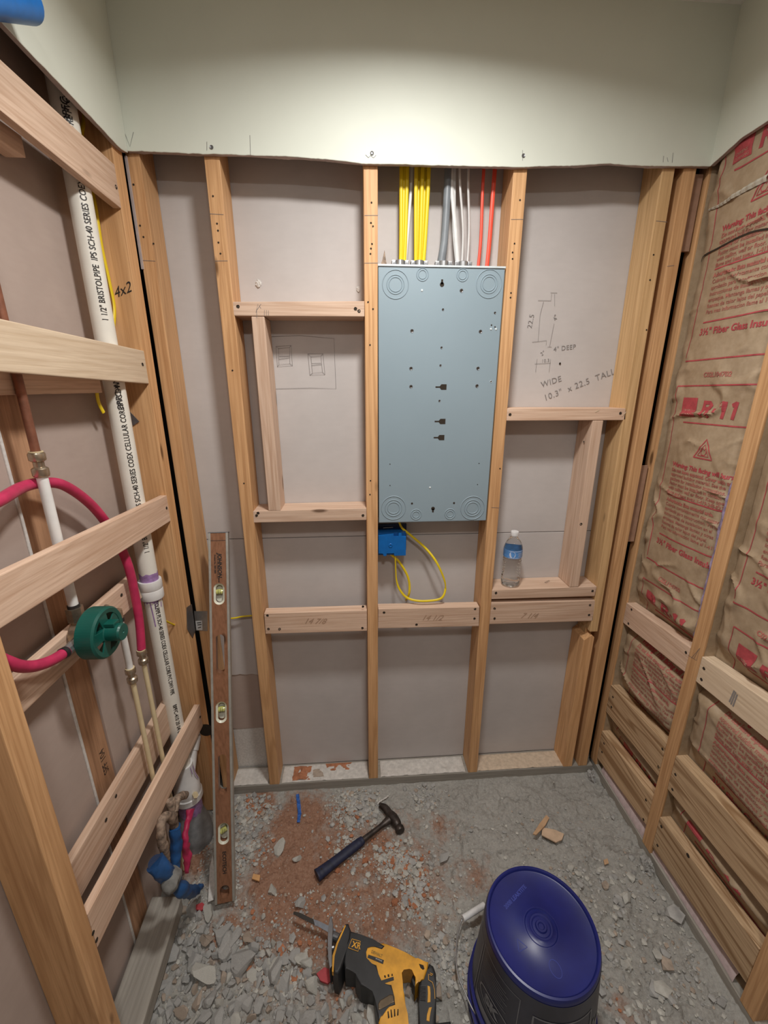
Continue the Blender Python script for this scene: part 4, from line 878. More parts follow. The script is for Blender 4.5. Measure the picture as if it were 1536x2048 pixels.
for z in (.978, .602, .218):
    bm = bmesh.new(); out = []; inn = []
    for r_, L_, lst in ((.0165,.034,out), (.0105,.028,inn)):
        for i in range(32):
            t = 2*PI*i/32; x = r_*math.sin(t); zz = r_*math.cos(t); zz += (L_-r_)*(1 if zz >= 0 else -1); lst.append(bm.verts.new(LV(x, z+zz, -Th/2+(.0008 if lst is out else .006))))
    for i in range(32): bm.faces.new((out[i], out[(i+1) % 32], inn[(i+1) % 32], inn[i]))
    fr = fin('vial_frame', bm, VIALW, lvl)
    bm = bmesh.new(); vv = [bm.verts.new(v_) for v_ in [LV(.0105*math.sin(2*PI*i/24), z+.0105*math.cos(2*PI*i/24)+(.0175 if math.cos(2*PI*i/24) >= 0 else -.0175), .004) for i in range(24)]]; bm.faces.new(vv)
    fin('vial_backing', bm, VIALW, fr)
    tilt = 0 if z != .218 else .5
    a = LV(-.0085, z+.004+tilt*.0, -.004); b = LV(.0085, z+.004, -.004)
    fin('vial', tube_bm([LV(-.0088, z+.005-tilt*.01, -.003), LV(0, z+.006, -.004), LV(.0088, z+.005+tilt*.01, -.003)], .0085, 16), VIAL, fr, True)
    fin('vial_line', strokes_bm([[(-.003,-.008), (-.003,.008)], [(.003,-.008), (.003,.008)]], .0008, lambda x, y, z=z: LV(x, z+.006+y, -.0128)), MARK, fr)
def ltxt(s, size, z0, x0, **k):   # runs down the level, letter tops to the right
    return text_bm(s, size, lambda x, y: LV(x0+y, z0-x, -Th/2-.0006), **k)
bm = ltxt('JOHNSON', .0165, 1.108, -.002, bold=.0006, shear=.25); fin('maker_print', bm, MARK, lvl)
bm = ltxt('level', .008, 1.030, -.002, bold=.0002); ltxt('Product No. 1807-4800', .0062, 1.104, -.0125, bm=bm, bold=.0002)
strokes_bm([[(-.004, 1.108), (-.004, 1.028)]], .001, lambda x, y: LV(x, y, -Th/2-.0006), bm=bm); fin('maker_print', bm, MARK, lvl)
fin('owner_writing', ltxt('ECOTECH', .0155, .163, -.004, bold=.0004), MARK, lvl)

# =====================================================================
# RIGHT WALL
# =====================================================================
def rbox(name, y0, y1, z0, z1, d0, t, mat, label, cat, **k):
    return board(name, [(XR(y0,d0),y0,z0), (XR(y1,d0),y1,z0), (XR(y1,d0),y1,z1), (XR(y0,d0),y0,z1)], (t,0,0), mat, label, cat, nrm=NR, **k)
sR1 = rbox('wall_stud', .0455, .005, .03, ZT, 0, D9, OLD[2], 'far corner stud of the right wall', 'stud')
sR2 = rbox('wall_stud', -.3035, -.346, .03, ZT, 0, D9, OLD[2], 'middle stud of the right wall between the two insulated bays', 'stud')
sR3 = rbox('wall_stud', -.7005, -.741, .03, ZT, 0, D9, OLD[2], 'nearest stud of the right wall, only its foot showing at the lower right', 'stud')
fin('pencil_mark', ribbon3([[(0.9558,-0.3235,0.805),(0.9556,-0.3327,0.8459)], [(0.9562,-0.3011,0.8009),(0.9556,-0.3331,0.8052),(0.9556,-0.3339,0.8484),(0.9559,-0.3151,0.8005)]], .001, NR), PENCIL, sR2)
VR = (.038, 0, 0)
def rboard(tl, tr, br, bl, ya, yb, mat, label, hp):
    tl, tr, br, bl = map(Vector, (tl, tr, br, bl))
    ex = lambda p, q, yy: p.lerp(q, (yy-p.y)/(q.y-p.y))
    return board('nailer_board', [ex(bl, br, ya), ex(bl, br, yb), ex(tl, tr, yb), ex(tl, tr, ya)], VR, mat, label, 'board', hp=hp, nrm=NR)
rboard((0.9618,-0.0072,0.8077), (0.9561,-0.3066,0.8275), (0.9561,-0.3057,0.7421), (0.9617,-0.0117,0.7233), .0045, -.303, NEW[1], 'pinkish board with swirling grain, highest in the far bay of the right wall', [(0.9614,-0.0283,0.7968),(0.9614,-0.0271,0.7378),(0.9563,-0.2923,0.8033)])
rboard((0.9554,-0.3421,0.8289), (0.9515,-0.5454,0.8455), (0.951,-0.5718,0.7541), (0.9553,-0.3498,0.7439), -.3465, -.700, PALE[1], 'pale board highest in the near bay of the right wall, with a grey stamp', [(0.955,-0.3624,0.8001),(0.955,-0.3637,0.7634)])
rboard((0.9617,-0.009,0.4415), (0.9559,-0.3134,0.465), (0.956,-0.3084,0.3296), (0.9615,-0.0197,0.3113), .0045, -.303, PINE[1], 'strongly grained board in the middle of the far bay of the right wall', [(0.9615,-0.0215,0.4041),(0.9614,-0.024,0.3583),(0.9563,-0.2942,0.4344),(0.9563,-0.296,0.3602)])
rboard((0.9553,-0.3475,0.4656), (0.9513,-0.5586,0.4775), (0.9488,-0.6898,0.3459), (0.9553,-0.348,0.3273), -.3465, -.700, PINE[1], 'wide strongly grained board in the middle of the near bay of the right wall', [(0.955,-0.3618,0.4044),(0.955,-0.3652,0.3463)])
rboard((0.9618,-0.0055,0.2151), (0.9561,-0.3075,0.234), (0.9562,-0.3009,0.1062), (0.9617,-0.0118,0.0732), .0045, -.303, PINE[1], 'lowest board of the far bay of the right wall', [(0.9615,-0.0222,0.1737),(0.9615,-0.0202,0.1273),(0.9566,-0.2796,0.1931),(0.9564,-0.2887,0.1133)])
o = rboard((0.9554,-0.3437,0.2049), (0.9484,-0.7128,0.2346), (0.9482,-0.7192,0.1011), (0.9553,-0.3499,0.0669), -.3465, -.700, PINE[1], 'lowest board of the near bay of the right wall, with a dark knot', [(0.955,-0.3614,0.1806),(0.955,-0.3652,0.0989)])
fin('dark_knot', lathe_bm([(0,.0006), (.006,.0008), (.0065,0)], (0.953,-0.4695,0.2105), NR, 12), HOLE, o)
stp = [c for c in bpy.data.objects if c.name.startswith('nailer_board') and 'grey stamp' in c.get('label', '')][0]
fin('grey_stamp', ribbon3([[(0.9531,-0.4619,0.8083),(0.9532,-0.458,0.7679)], [(0.953,-0.4667,0.8076),(0.9531,-0.4636,0.7648)], [(0.9529,-0.4722,0.8044),(0.953,-0.47,0.7641)]], .004, NR), plain('stamp_grey', (.25,.23,.22), .7), stp)

BOARDZ = {11.0: ((.72,.83), (.305,.465), (.065,.235)), 23.0: ((.74,.85), (.325,.495), (.065,.245))}
def batt_d(y, z, ya, yb, sd):
    d = batt_d0(y, z, ya, yb, sd)
    for za, zb in BOARDZ[sd]:
        e = max(za-z, z-zb, 0)
        if e < .05: k = e/.05; k = k*k*(3-2*k); d = max(d, .0425*(1-k)+d*k)
    return d
def batt_d0(y, z, ya, yb, sd):
    t = max(0, min(1, (ya-y)/(ya-yb))); e = min(t, 1-t)
    d = .030-.018*min(1, e/.10)**.7-.006*math.sin(PI*t)
    q = Vector((y*7, z*5, sd)); n = noise.noise(q)
    rdg = 1-abs(noise.noise(Vector((y*6+z*2.0, z*11-y*3, sd+7))))*2
    d += .0055*n-.0085*max(0, rdg-.74)/.26*max(0, noise.noise(Vector((y*4, z*4, sd+2)))+.35)*2 + .0012*noise.noise(Vector((y*40, z*40, sd)))
    return d
def batt(ya, yb, z0, z1, sd, label, patterns, clipz=None):
    bm = bmesh.new(); ny = max(40, int((ya-yb)/.0045)); nz = int((z1-z0)/.0055); g = []
    for j in range(nz+1):
        z = z0+(z1-z0)*j/nz; row = []
        for i in range(ny+1):
            y = ya+(yb-ya)*i/ny; row.append(bm.verts.new((XR(y, batt_d(y, z, ya, yb, sd)), y, z)))
        g.append(row)
    for a, b in zip(g, g[1:]):
        for i in range(ny): bm.faces.new((a[i], a[i+1], b[i+1], b[i]))
    # flanges turned in against the studs, and the batt's own depth
    for col in (0, -1):
        ex = [bm.verts.new((XR(r[col].co.y)+.085, r[col].co.y, r[col].co.z)) for r in g]
        fl = [bm.verts.new((XR(r[col].co.y)+.006+.002*noise.noise(Vector((0, r[col].co.z*20, sd))), r[col].co.y, r[col].co.z)) for r in g]
        for j in range(nz):
            bm.faces.new((g[j][col], g[j+1][col], ex[j+1], ex[j])); bm.faces.new((g[j][col], g[j+1][col], fl[j+1], fl[j]))
    o = tag(fin('insulation_batt', bm, KRAFT, smooth=True), label, 'insulation')
    def fn(x, zr, z0p, yl):
        y = yl-x; z = z0p+zr; return (XR(y, batt_d(y, z, ya, yb, sd))-.0011, y, z)
    for z0p, yl in patterns:
        W = min(.36, yl-yb-.012)
        ok = lambda a, b: (z0p+a > z0+.002 and z0p+b < z1-.002)
        f = lambda x, y: fn(x, y, z0p, yl)
        bm = bmesh.new()
        def st(lines, wd=.0038):
            L2 = []
            for ln in lines:
                c = [(min(max(x, 0), W), y) for x, y in ln if z0 < z0p+y < z1]
                if len(c) > 1: L2.append(c)
            if L2: strokes_bm(L2, wd, f, bm, .006)
        vert = [(0, -k*.02) for k in range(0, 29)]
        st([[(0,0), (W,.004)]]); st([vert], .0022); st([[(.0,-.569), (W,-.565)]]); st([[(.04,-.105), (W,-.102)], [(.035,-.332), (W,-.330)], [(.035,-.467), (W,-.465)]])
        if z0p-.2 > z0 and z0p-.14 < z1:
            cx = .145; st([[(cx-.033,-.200), (cx,-.145), (cx+.033,-.200), (cx-.033,-.200)]], .0035); st([[(cx-.020,-.193), (cx,-.160), (cx+.020,-.193), (cx-.020,-.193)]], .002)
            st([[(cx-.006,-.190), (cx-.010,-.182), (cx-.003,-.170), (cx+.002,-.176), (cx+.008,-.170), (cx+.010,-.182), (cx+.005,-.190), (cx-.006,-.190)]], .0022)
        if bm.verts: fin('printed_lines', bm, PINK, o)
        else: bm.free()
        def tx(s, size, x, y, bold=0.0, **k):
            if not (z0p+y > z0+.005 and z0p+y+size < z1-.005): return
            b = text_bm(s, size, lambda a, c: fn(x+a, y+c, z0p, yl), bold=bold, **k)
            # cut off what would run past the batt
            dl = [v for v in b.verts if v.co.y < yb+.010]; bmesh.ops.delete(b, geom=dl, context='VERTS')
            if b.verts: fin('printed_text', b, PINKF if size < .018 else PINK, o)
            else: b.free()
        if z0p-.095 > z0 and z0p-.03 < z1:
            b = bmesh.new(); k = .12
            gl = [[(.0,0), (.0,.046)], [(.0,.041), (.018,.041), (.025,.034), (.018,.024), (.0,.024)], [(.014,.022), (.026,0)], [(.036,.021), (.048,.021)], [(.058,.036), (.070,.043)], [(.070,0), (.070,.046)], [(.090,.036), (.102,.043)], [(.102,0), (.102,.046)]]
            strokes_bm([[(.104+x+y*k, -.086+y) for x, y in g_] for g_ in gl], .0105, f, b, .004)
            fin('printed_text', b, PINK, o)
        if z0p-.085 > z0 and z0p-.03 < z1:
            b = bmesh.new(); gg = [[b.verts.new(f(.026+.055*i/8, -.088+.055*j/8)) for i in range(9)] for j in range(9)]
            for j in range(8):
                for i in range(8): b.faces.new((gg[j][i], gg[j][i+1], gg[j+1][i+1], gg[j+1][i]))
            lg = fin('printed_logo', b, PINK, o)
            f2 = lambda x, y: tuple(p-(.0006 if i == 0 else 0) for i, p in enumerate(f(x, y)))
            fin('logo_lettering', text_bm('OWENS', .0105, lambda a, c: f2(.031+a, -.073+c), bm=text_bm('CORNING', .0095, lambda a, c: f2(.030+a, -.084+c))), plain('kraft_show_through', (.45, .28, .2), .6), lg)
        tx('Warning: This facing will burn.', .0185, .032, -.240, .0007)
        for k, s in enumerate(('Do not leave exposed. Cover with an', 'approved building material. See the', 'package for installation instructions.', 'Facing must be installed in contact', 'with ceiling, wall or floor. Keep open', 'flame and heat away. 1-419-248-8234')):
            tx(s, .0145, .034, -.256-k*.0142, .0003 if k else .0007)
        for k, s in enumerate(('Advertencia: Este material arde.', 'Cubralo completamente con material', 'aprobado para construccion. Vea las', 'instrucciones de instalacion en el', 'empaque. Mantenga llamas y otras', 'fuentes de calor lejos del papel.', 'Para mas informacion llame al 1-419')):
            tx(s, .0145, .036, -.352-k*.0155, .0002 if k else .0008)
        tx('3½" Fiber Glass Insulation', .0245, .030, -.500, .0007)
        tx('C02L104702', .0175, .080, -.615, .0007)
    return o
bt1 = batt(.0040, -.3025, .015, 2.30, 11.0, 'kraft faced insulation batt in the far bay of the right wall, with red printing', [(2.217,-.045), (1.577,-.040), (.935,-.048), (.300,-.050)])
bt2 = batt(-.3470, -.6995, .015, 2.30, 23.0, 'kraft faced insulation batt in the near bay of the right wall', [(2.24,-.39), (1.60,-.39), (.965,-.405), (.330,-.40)])
# tear in the facing, white tape, fuzzy insulation edge
tl = [Vector(p) for p in [(0.9759,-0.0019,1.924),(0.9756,-0.0148,1.931),(0.9752,-0.0386,1.935),(0.9745,-0.0756,1.938),(0.9736,-0.1221,1.942),(0.9728,-0.1653,1.944),(0.9722,-0.1934,1.942),(0.9716,-0.2277,1.936)]]
tl = [Vector((XR(p.y, batt_d(p.y, p.z, .004, -.3025, 11.0))-.002, p.y, p.z)) for p in spline(tl, 5)]
bm = ribbon3([tl], .0042, NR); fin('torn_slit', bm, HOLE, bt1)
tl = [Vector(p) for p in [(0.9755,-0.021,2.046),(0.9749,-0.0526,2.046),(0.9742,-0.0912,2.049),(0.9734,-0.1341,2.053),(0.9722,-0.1939,2.053)]]
tp = []
bm = bmesh.new(); prev = None
for i, p in enumerate(spline(tl, 6)):
    q = Vector((XR(p.y, batt_d(p.y, p.z, .004, -.3025, 11.0))-.0028-.002*(i % 2), p.y, p.z)); wv = .004+.010*i/24
    c_ = (bm.verts.new(q+Vector((0,0,wv*.5))), bm.verts.new(q+Vector((-.003,0,0))), bm.verts.new(q-Vector((0,0,wv*.6))))
    if prev:
        for k in (0, 1): bm.faces.new((prev[k], prev[k+1], c_[k+1], c_[k]))
    prev = c_
fin('clear_tape', bm, plain('crinkled_tape', (.50,.46,.38), .3, var=.2, vs=80), bt1)
bm = tube_bm([(XR(-.298)+.012, -.2985, z) for z in (.85, 1.0, 1.15, 1.25, 1.36)], [.004, .008, .009, .011, .003], 10, 10)
for v in bm.verts: v.co += Vector((noise.noise(v.co*90), noise.noise(v.co*90+Vector((5,0,0))), 0))*.005
fin('exposed_fibre', bm, INSUL, bt1, True)

# =====================================================================
# FLOOR THINGS
# =====================================================================
for p, rr, lb3 in (((0.9429,-0.0243,0.01), .022, 'dark crumbly cement lump in the right rear corner of the floor'), ((0.9467,-0.3593,0.01), .024, 'dark crumbly cement lump at the foot of the middle right stud')):
    bm = bmesh.new(); bmesh.ops.create_icosphere(bm, subdivisions=4, radius=rr)
    for v in bm.verts:
        q = v.co.copy(); k = 1+.55*noise.noise(q*70)+.35*noise.noise(q*190); v.co = Vector((q.x*.55*k, q.y*.9*k, q.z*1.25*k))+Vector((p[0]-.012, p[1]-.004, .004))
    tag(fin('cement_lump', bm, STONE), lb3, 'rubble')
# hammer
hg = gz(-.05, -.25)
A_ = Vector((-0.1879,-0.3273,0.016)); B_ = Vector((0.0657,-0.1615,0.02)); hd = (B_-A_).normalized(); hn = Vector((-hd.y, hd.x, 0))
ham = empty('claw_hammer', (A_.x, A_.y, 0)); tag(ham, 'dark steel claw hammer with a blue-black grip lying on the rubble', 'hammer')
def HP(s, t=0, z=.018): return Vector((A_.x, A_.y, 0))+hd*s+hn*t+Vector((0,0,z))
HLn = (B_-A_).length
bm = tube_bm([HP(s, 0) for s in (.0, .03, .08, .13, .17, .185)], [1.25, 1.1, .98, 1.0, .95, .8], 20, 8, (.0165, .012), (-hd.y, hd.x, 0))
for v in bm.verts: v.co.z += .0006*math.sin(((v.co-A_).dot(hd))*420)
fin('rubber_grip', bm, HAMG, ham, True)
fin('steel_neck', tube_bm([HP(s, 0) for s in (.180, .22, .26, HLn-.03, HLn-.012, HLn)], [1.05, .95, .9, 1.0, 1.35, 1.7], 18, 8, (.0095, .0075), (-hd.y, hd.x, 0)), HAMM, ham, True)
ct_ = Vector((0.0316,-0.0996,0.018)); fc_ = Vector((0.1072,-0.2136,0.018))
c1 = Vector((0.0575,-0.1187,0.02)); c2 = Vector((0.0813,-0.155,0.02)); c3 = Vector((0.099,-0.1859,0.02))
hs_ = []
for sgn in (-1, 1):     # split claw
    o3 = Vector((0,0,.0055*sgn))
    hs_.append(tube_bm([ct_+o3*1.35, (ct_+c1)/2+o3*1.1+hd*.002, c1+o3, c1.lerp(c2,.6)+o3*.6], [.35, .9, 1.15, 1.3], 14, 6, (.0105, .0055), tuple(hd)))
cm = bmesh.new()
for h in hs_:
    t_ = bpy.data.meshes.new('t'); h.to_mesh(t_); h.free(); cm.from_mesh(t_); bpy.data.meshes.remove(t_)
fin('claw', cm, HAMM, ham, True)
fin('head', tube_bm([c1.lerp(c2,.5), c2, c3.lerp(c2,.3), c3], [1.0, 1.35, 1.2, .9], 18, 8, (.0145, .0135), tuple(hd)), HAMM, ham, True)
dv = (fc_-c3).normalized(); fin('striking_face', lathe_bm([(0,0), (.0115,0), (.0125,.004), (.0170,.009), (.0172,.020), (.0155,.023), (0,.0235)], c3-dv*.003, dv, 26), HAMM, ham, True)
fin('hang_hole', lathe_bm([(0,.0008), (.0022,.0008), (.0025,0)], HP(.018, 0, .0320), (0,0,1), 10), HOLE, ham)

# reciprocating saw, lying on its side
saw_c = (0.007,-0.5854,0)
saw = empty('reciprocating_saw', saw_c); tag(saw, 'yellow and black cordless reciprocating saw lying on its side on the gravel', 'saw')
SZ = .006
def poly(pts, zt, zb_, mat, name, bev=.006, parent=None, smooth=False):
    P = [(p[0], p[1], zt) for p in pts]
    ar = sum(P[i][0]*P[(i+1) % len(P)][1]-P[(i+1) % len(P)][0]*P[i][1] for i in range(len(P)))
    bm = bmesh.new(); top = [bm.verts.new(p) for p in P]; bot = [bm.verts.new((p[0], p[1], zb_)) for p in P]
    ft = bm.faces.new(top); bm.faces.new(bot[::-1]); n = len(P)
    for i in range(n): bm.faces.new((top[i], bot[i], bot[(i+1) % n], top[(i+1) % n]))
    if bev: bmesh.ops.bevel(bm, geom=list(ft.edges), offset=bev, segments=4, affect='EDGES', profile=.5, clamp_overlap=True)
    return fin(name, bm, mat, parent or saw)
ZS = .082
body = [(0.0248,-0.5486,0.078),(0.0532,-0.5613,0.078),(0.0798,-0.5726,0.078),(0.1021,-0.5825,0.078),(0.1092,-0.5902,0.078),(0.1386,-0.5952,0.078),(0.1337,-0.608,0.078),(0.121,-0.6277,0.078),(0.1076,-0.6287,0.078),(0.0954,-0.6402,0.078),(0.1009,-0.6196,0.078),(0.0948,-0.6054,0.078),(0.0858,-0.6018,0.078),(0.0681,-0.6026,0.078),(0.0592,-0.6109,0.078),(0.06,-0.6284,0.078),(0.0664,-0.6531,0.078),(0.066,-0.6884,0.078),(0.0703,-0.7138,0.078),(0.0758,-0.7458,0.078),(0.0092,-0.7505,0.078),(-0.0029,-0.7169,0.078),(-0.003,-0.6964,0.078),(0.0085,-0.6715,0.078),(0.0187,-0.6517,0.078),(-0.0102,-0.6101,0.078),(-0.0267,-0.584,0.078),(-0.0359,-0.5679,0.078),(-0.0285,-0.5493,0.078),(-0.0073,-0.5442,0.078)]
poly(body, ZS, .014, SAWY, 'yellow_housing', .010)
boot = [(-0.0749,-0.515,0.08),(-0.0435,-0.5262,0.08),(-0.0043,-0.541,0.08),(0.023,-0.5549,0.08),(0.0141,-0.5618,0.08),(-0.0159,-0.5501,0.08),(-0.0286,-0.5524,0.08),(-0.0344,-0.5638,0.08),(-0.0334,-0.5805,0.08),(-0.0174,-0.5877,0.08),(-0.0027,-0.5927,0.08),(0.0017,-0.6118,0.08),(0.007,-0.6333,0.08),(0.0345,-0.6332,0.08),(0.0401,-0.6576,0.08),(0.0414,-0.6711,0.08),(0.0172,-0.6729,0.08),(0.0039,-0.685,0.08),(-0.0018,-0.6973,0.08),(-0.0102,-0.6667,0.08),(-0.0115,-0.6395,0.08),(-0.0463,-0.6296,0.08),(-0.0593,-0.6116,0.08),(-0.0593,-0.5999,0.08),(-0.0873,-0.596,0.08),(-0.0904,-0.5807,0.08),(-0.0885,-0.5441,0.08)]
poly(boot, ZS+.0025, .010, SAWK, 'rubber_boot', .010)
hnd = [(0.1404,-0.5934,0.074),(0.1516,-0.6003,0.074),(0.1557,-0.6146,0.074),(0.1507,-0.6478,0.074),(0.1386,-0.7044,0.074),(0.1299,-0.7243,0.074),(0.0915,-0.7201,0.074),(0.1012,-0.6717,0.074),(0.1051,-0.6372,0.074),(0.1077,-0.6288,0.074),(0.1213,-0.6269,0.074),(0.1338,-0.6081,0.074)]
poly(hnd, ZS-.006, .020, SAWK, 'rear_handle', .010)
for q in ([(0.1284,-0.6391,0.079),(0.1346,-0.6414,0.079),(0.1338,-0.6535,0.079),(0.1309,-0.6696,0.079),(0.1231,-0.67,0.079),(0.1273,-0.653,0.079)], [(0.1331,-0.6786,0.079),(0.1254,-0.679,0.079),(0.1184,-0.6906,0.079),(0.1154,-0.7006,0.079),(0.1225,-0.7028,0.079),(0.1261,-0.6895,0.079)]):
    poly(q, ZS-.0045, .060, SAWY, 'yellow_inlay', .0008)
fin('handle_outline', ribbon3([[(0.1346,-0.6182,0.0785),(0.1327,-0.6297,0.0785),(0.1423,-0.6351,0.0785),(0.145,-0.6494,0.0785),(0.1432,-0.6657,0.0785)], [(0.139,-0.6165,0.0785),(0.1464,-0.6199,0.0785),(0.1421,-0.6216,0.0785),(0.1371,-0.6193,0.0785)]], .0012, (0,0,1)), SAWY, saw)
grip = bmesh.new()
for k in range(11):
    a = Vector((0.11,-0.6391,0.0775)); b = Vector((0.1242,-0.641,0.0775)); c = Vector((0.1045,-0.6663,0.0775))
    o3 = (c-a)*k/11; slab_bm([a+o3, b+o3, b+o3+(c-a)*.04, a+o3+(c-a)*.04], (0,0,.002), 0, grip)
fin('grip_ribs', grip, plain('grip_rib_grey', (.05,.05,.055), .5), saw)
poly([(0.093,-0.6098,0.075),(0.1031,-0.6045,0.075),(0.1068,-0.6166,0.075),(0.0985,-0.6372,0.075),(0.0919,-0.6272,0.075),(0.0891,-0.6184,0.075)], .060, .028, SAWK, 'trigger', .003)
poly([(0.1119,-0.5983,0.086),(0.1236,-0.6021,0.086),(0.1251,-0.6092,0.086),(0.1208,-0.6109,0.086),(0.1148,-0.6065,0.086)], ZS+.0012, .07, HOLE, 'switch_slot', 0)
# front collar flare
poly([(-0.088,-0.5004,0.08),(-0.0794,-0.4998,0.08),(-0.072,-0.5164,0.08),(-0.0746,-0.5341,0.08),(-0.0882,-0.5548,0.08),(-0.0904,-0.5807,0.08),(-0.0967,-0.5953,0.08),(-0.1055,-0.6075,0.08),(-0.1162,-0.6039,0.08),(-0.1226,-0.5836,0.08),(-0.1212,-0.5579,0.08),(-0.1113,-0.5316,0.08)], ZS+.008, .002, SAWK, 'front_collar', .006)
poly([(-0.0891,-0.5051,0.089),(-0.0862,-0.5064,0.089),(-0.1076,-0.5463,0.089),(-0.1161,-0.571,0.089),(-0.1173,-0.6031,0.089),(-0.1213,-0.6018,0.089),(-0.1216,-0.5696,0.089),(-0.1119,-0.5438,0.089)], ZS+.0092, .075, SAWY, 'collar_trim', .0004)
# badges, slots
poly([(-0.0703,-0.5358,0.087),(-0.0436,-0.5431,0.087),(-0.0522,-0.5639,0.087),(-0.0784,-0.5547,0.087)], ZS+.0035, .07, SAWK, 'badge', .0006)
fin('badge_frame', ribbon3([[Vector(p) for p in [(-0.0689,-0.5356,0.0865),(-0.0451,-0.5427,0.0865),(-0.0522,-0.5637,0.0865),(-0.0784,-0.5545,0.0865),(-0.0689,-0.5356,0.0865)]]], .0014, (0,0,1)), SAWY, saw)
b0_ = Vector((-0.0701,-0.5529,0.0865)); bx_ = (Vector((-0.0508,-0.5585,0.0865))-b0_); bl_ = bx_.length; bx_.normalize(); by_ = Vector((-bx_.y, bx_.x, 0))
fin('badge_letters', text_bm('XR', bl_*.95, lambda x, y: tuple(b0_+bx_*x+by_*y+Vector((0,0,.0008))), bold=.0004), SAWY, saw)
poly([(-0.0235,-0.5702,0.083),(0.0182,-0.5844,0.083),(0.0149,-0.5923,0.083),(-0.0265,-0.5762,0.083)], ZS+.0008, .07, SAWK, 'name_strip', 0)
b1_ = Vector((-0.0048,-0.5815,0.0835)); b2_ = Vector((-0.0165,-0.5667,0.0835)); dx_ = (Vector((0.0151,-0.5895,0.0835))-b1_).normalized(); dy_ = Vector((-dx_.y, dx_.x, 0))
fin('strip_letters', text_bm('BRUSHLESS', .0036, lambda x, y: tuple(b1_+dx_*x+dy_*(y+.0005)+Vector((0,0,.0004)))), PLASW, saw)
fin('worn_letters', text_bm('DEWALT', .0085, lambda x, y: tuple(b2_+dx_*x+dy_*y), bold=.0002, space=.9), plain('worn_print', (.28,.17,.03), .5), saw)
poly([(0.0076,-0.6242,0.083),(0.041,-0.6188,0.083),(0.0417,-0.6256,0.083),(0.0098,-0.631,0.083)], ZS+.001, .07, SAWK, 'vent_strip', .0004)
for q in ([(0.0161,-0.6152,0.083),(0.0201,-0.6145,0.083),(0.0211,-0.6194,0.083),(0.0171,-0.6191,0.083)], [(0.0255,-0.6139,0.083),(0.0295,-0.6132,0.083),(0.0305,-0.6181,0.083),(0.0264,-0.6188,0.083)], [(0.0361,-0.6136,0.083),(0.0389,-0.6128,0.083),(0.0399,-0.6168,0.083),(0.0358,-0.6175,0.083)],
          [(0.0203,-0.6814,0.083),(0.0229,-0.6807,0.083),(0.0245,-0.6919,0.083),(0.0207,-0.6933,0.083)], [(0.0281,-0.6784,0.083),(0.0306,-0.6786,0.083),(0.032,-0.6916,0.083),(0.0282,-0.6922,0.083)], [(0.0369,-0.6782,0.083),(0.0394,-0.6783,0.083),(0.0395,-0.6904,0.083),(0.0357,-0.691,0.083)], [(0.0457,-0.6788,0.083),(0.0482,-0.6789,0.083),(0.0471,-0.6892,0.083),(0.0433,-0.6898,0.083)]):
    poly(q, ZS+.0008, .07, HOLE, 'vent_slot', 0)
poly([(0.0028,-0.6613,0.086),(0.029,-0.6522,0.086),(0.0378,-0.6537,0.086),(0.0392,-0.6673,0.086),(0.0237,-0.6698,0.086),(0.0043,-0.6772,0.086),(-0.002,-0.6785,0.086),(-0.0027,-0.668,0.086)], ZS+.004, .06, plain('brown_worn_metal', (.12,.085,.05), .4, .5, var=.4), 'selector_dial', .002)
poly([(0,-0.7063,0.04),(0.1758,-0.7016,0.04),(0.1769,-0.7763,0.04),(0.0135,-0.7725,0.04)], .070, .008, SAWK, 'battery_pack', .006)
# blade and shoe
bt_ = [Vector(p) for p in [(-0.2503,-0.4259,0.035),(-0.2297,-0.4324,0.035),(-0.1898,-0.4513,0.035),(-0.1665,-0.4614,0.035),(-0.1176,-0.485,0.035)]]; bb_ = [Vector(p) for p in [(-0.2511,-0.4309,0.035),(-0.2219,-0.4466,0.035),(-0.1841,-0.4651,0.035),(-0.1653,-0.4759,0.035),(-0.1228,-0.4987,0.035)]]
bm = bmesh.new(); n_ = 46; T_ = []; 
up_ = spline(bt_, 12); lo_ = spline(bb_, 12)
for i in range(len(up_)):
    a = up_[i]; b = lo_[i].copy(); zz = .026+.012*i/len(up_)
    if i % 2 and i < 30: b = b+(b-a).normalized()*.0022
    T_.append((bm.verts.new((a.x,a.y,zz)), bm.verts.new((b.x,b.y,zz)), bm.verts.new((a.x,a.y,zz-.0014)), bm.verts.new((b.x,b.y,zz-.0014))))
for p, q in zip(T_, T_[1:]):
    bm.faces.new((p[0], p[1], q[1], q[0])); bm.faces.new((p[2], q[2], q[3], p[3])); bm.faces.new((p[0], q[0], q[2], p[2])); bm.faces.new((p[1], p[3], q[3], q[1]))
nface = len(bm.faces)
o = fin('saw_blade', bm, [plain('blade_bright', (.30,.34,.40), .35, .5, var=.2), plain('blade_dark', (.045,.04,.035), .5, .3)], saw)
for i, p in enumerate(o.data.polygons): p.material_index = 1 if i//4 < 25 else 0
bm = tube_bm([(*p[:2], z) for p, z in zip([(-0.1313,-0.4692,0.045),(-0.1325,-0.5009,0.045),(-0.1346,-0.5397,0.045),(-0.1299,-0.5716,0.045),(-0.1237,-0.5872,0.045)], (.055, .060, .060, .055, .045))], 1, 12, 8, (.004, .0022), (1,.2,0))
poly([(-0.1355,-0.4704,0.05),(-0.1297,-0.4684,0.05),(-0.1241,-0.4925,0.05),(-0.1261,-0.5374,0.05),(-0.1225,-0.5795,0.05),(-0.1289,-0.5871,0.05),(-0.1344,-0.5633,0.05),(-0.1384,-0.52,0.05),(-0.1374,-0.4893,0.05)], .070, .004, DSTEEL, 'shoe', .002); bm.free()
fin('shaft', cyl_bm((*(-0.0901,-0.5152,0.045)[:2], .040), (*(-0.1313,-0.4964,0.045)[:2], .036), .011, seg=14), DSTEEL, saw)
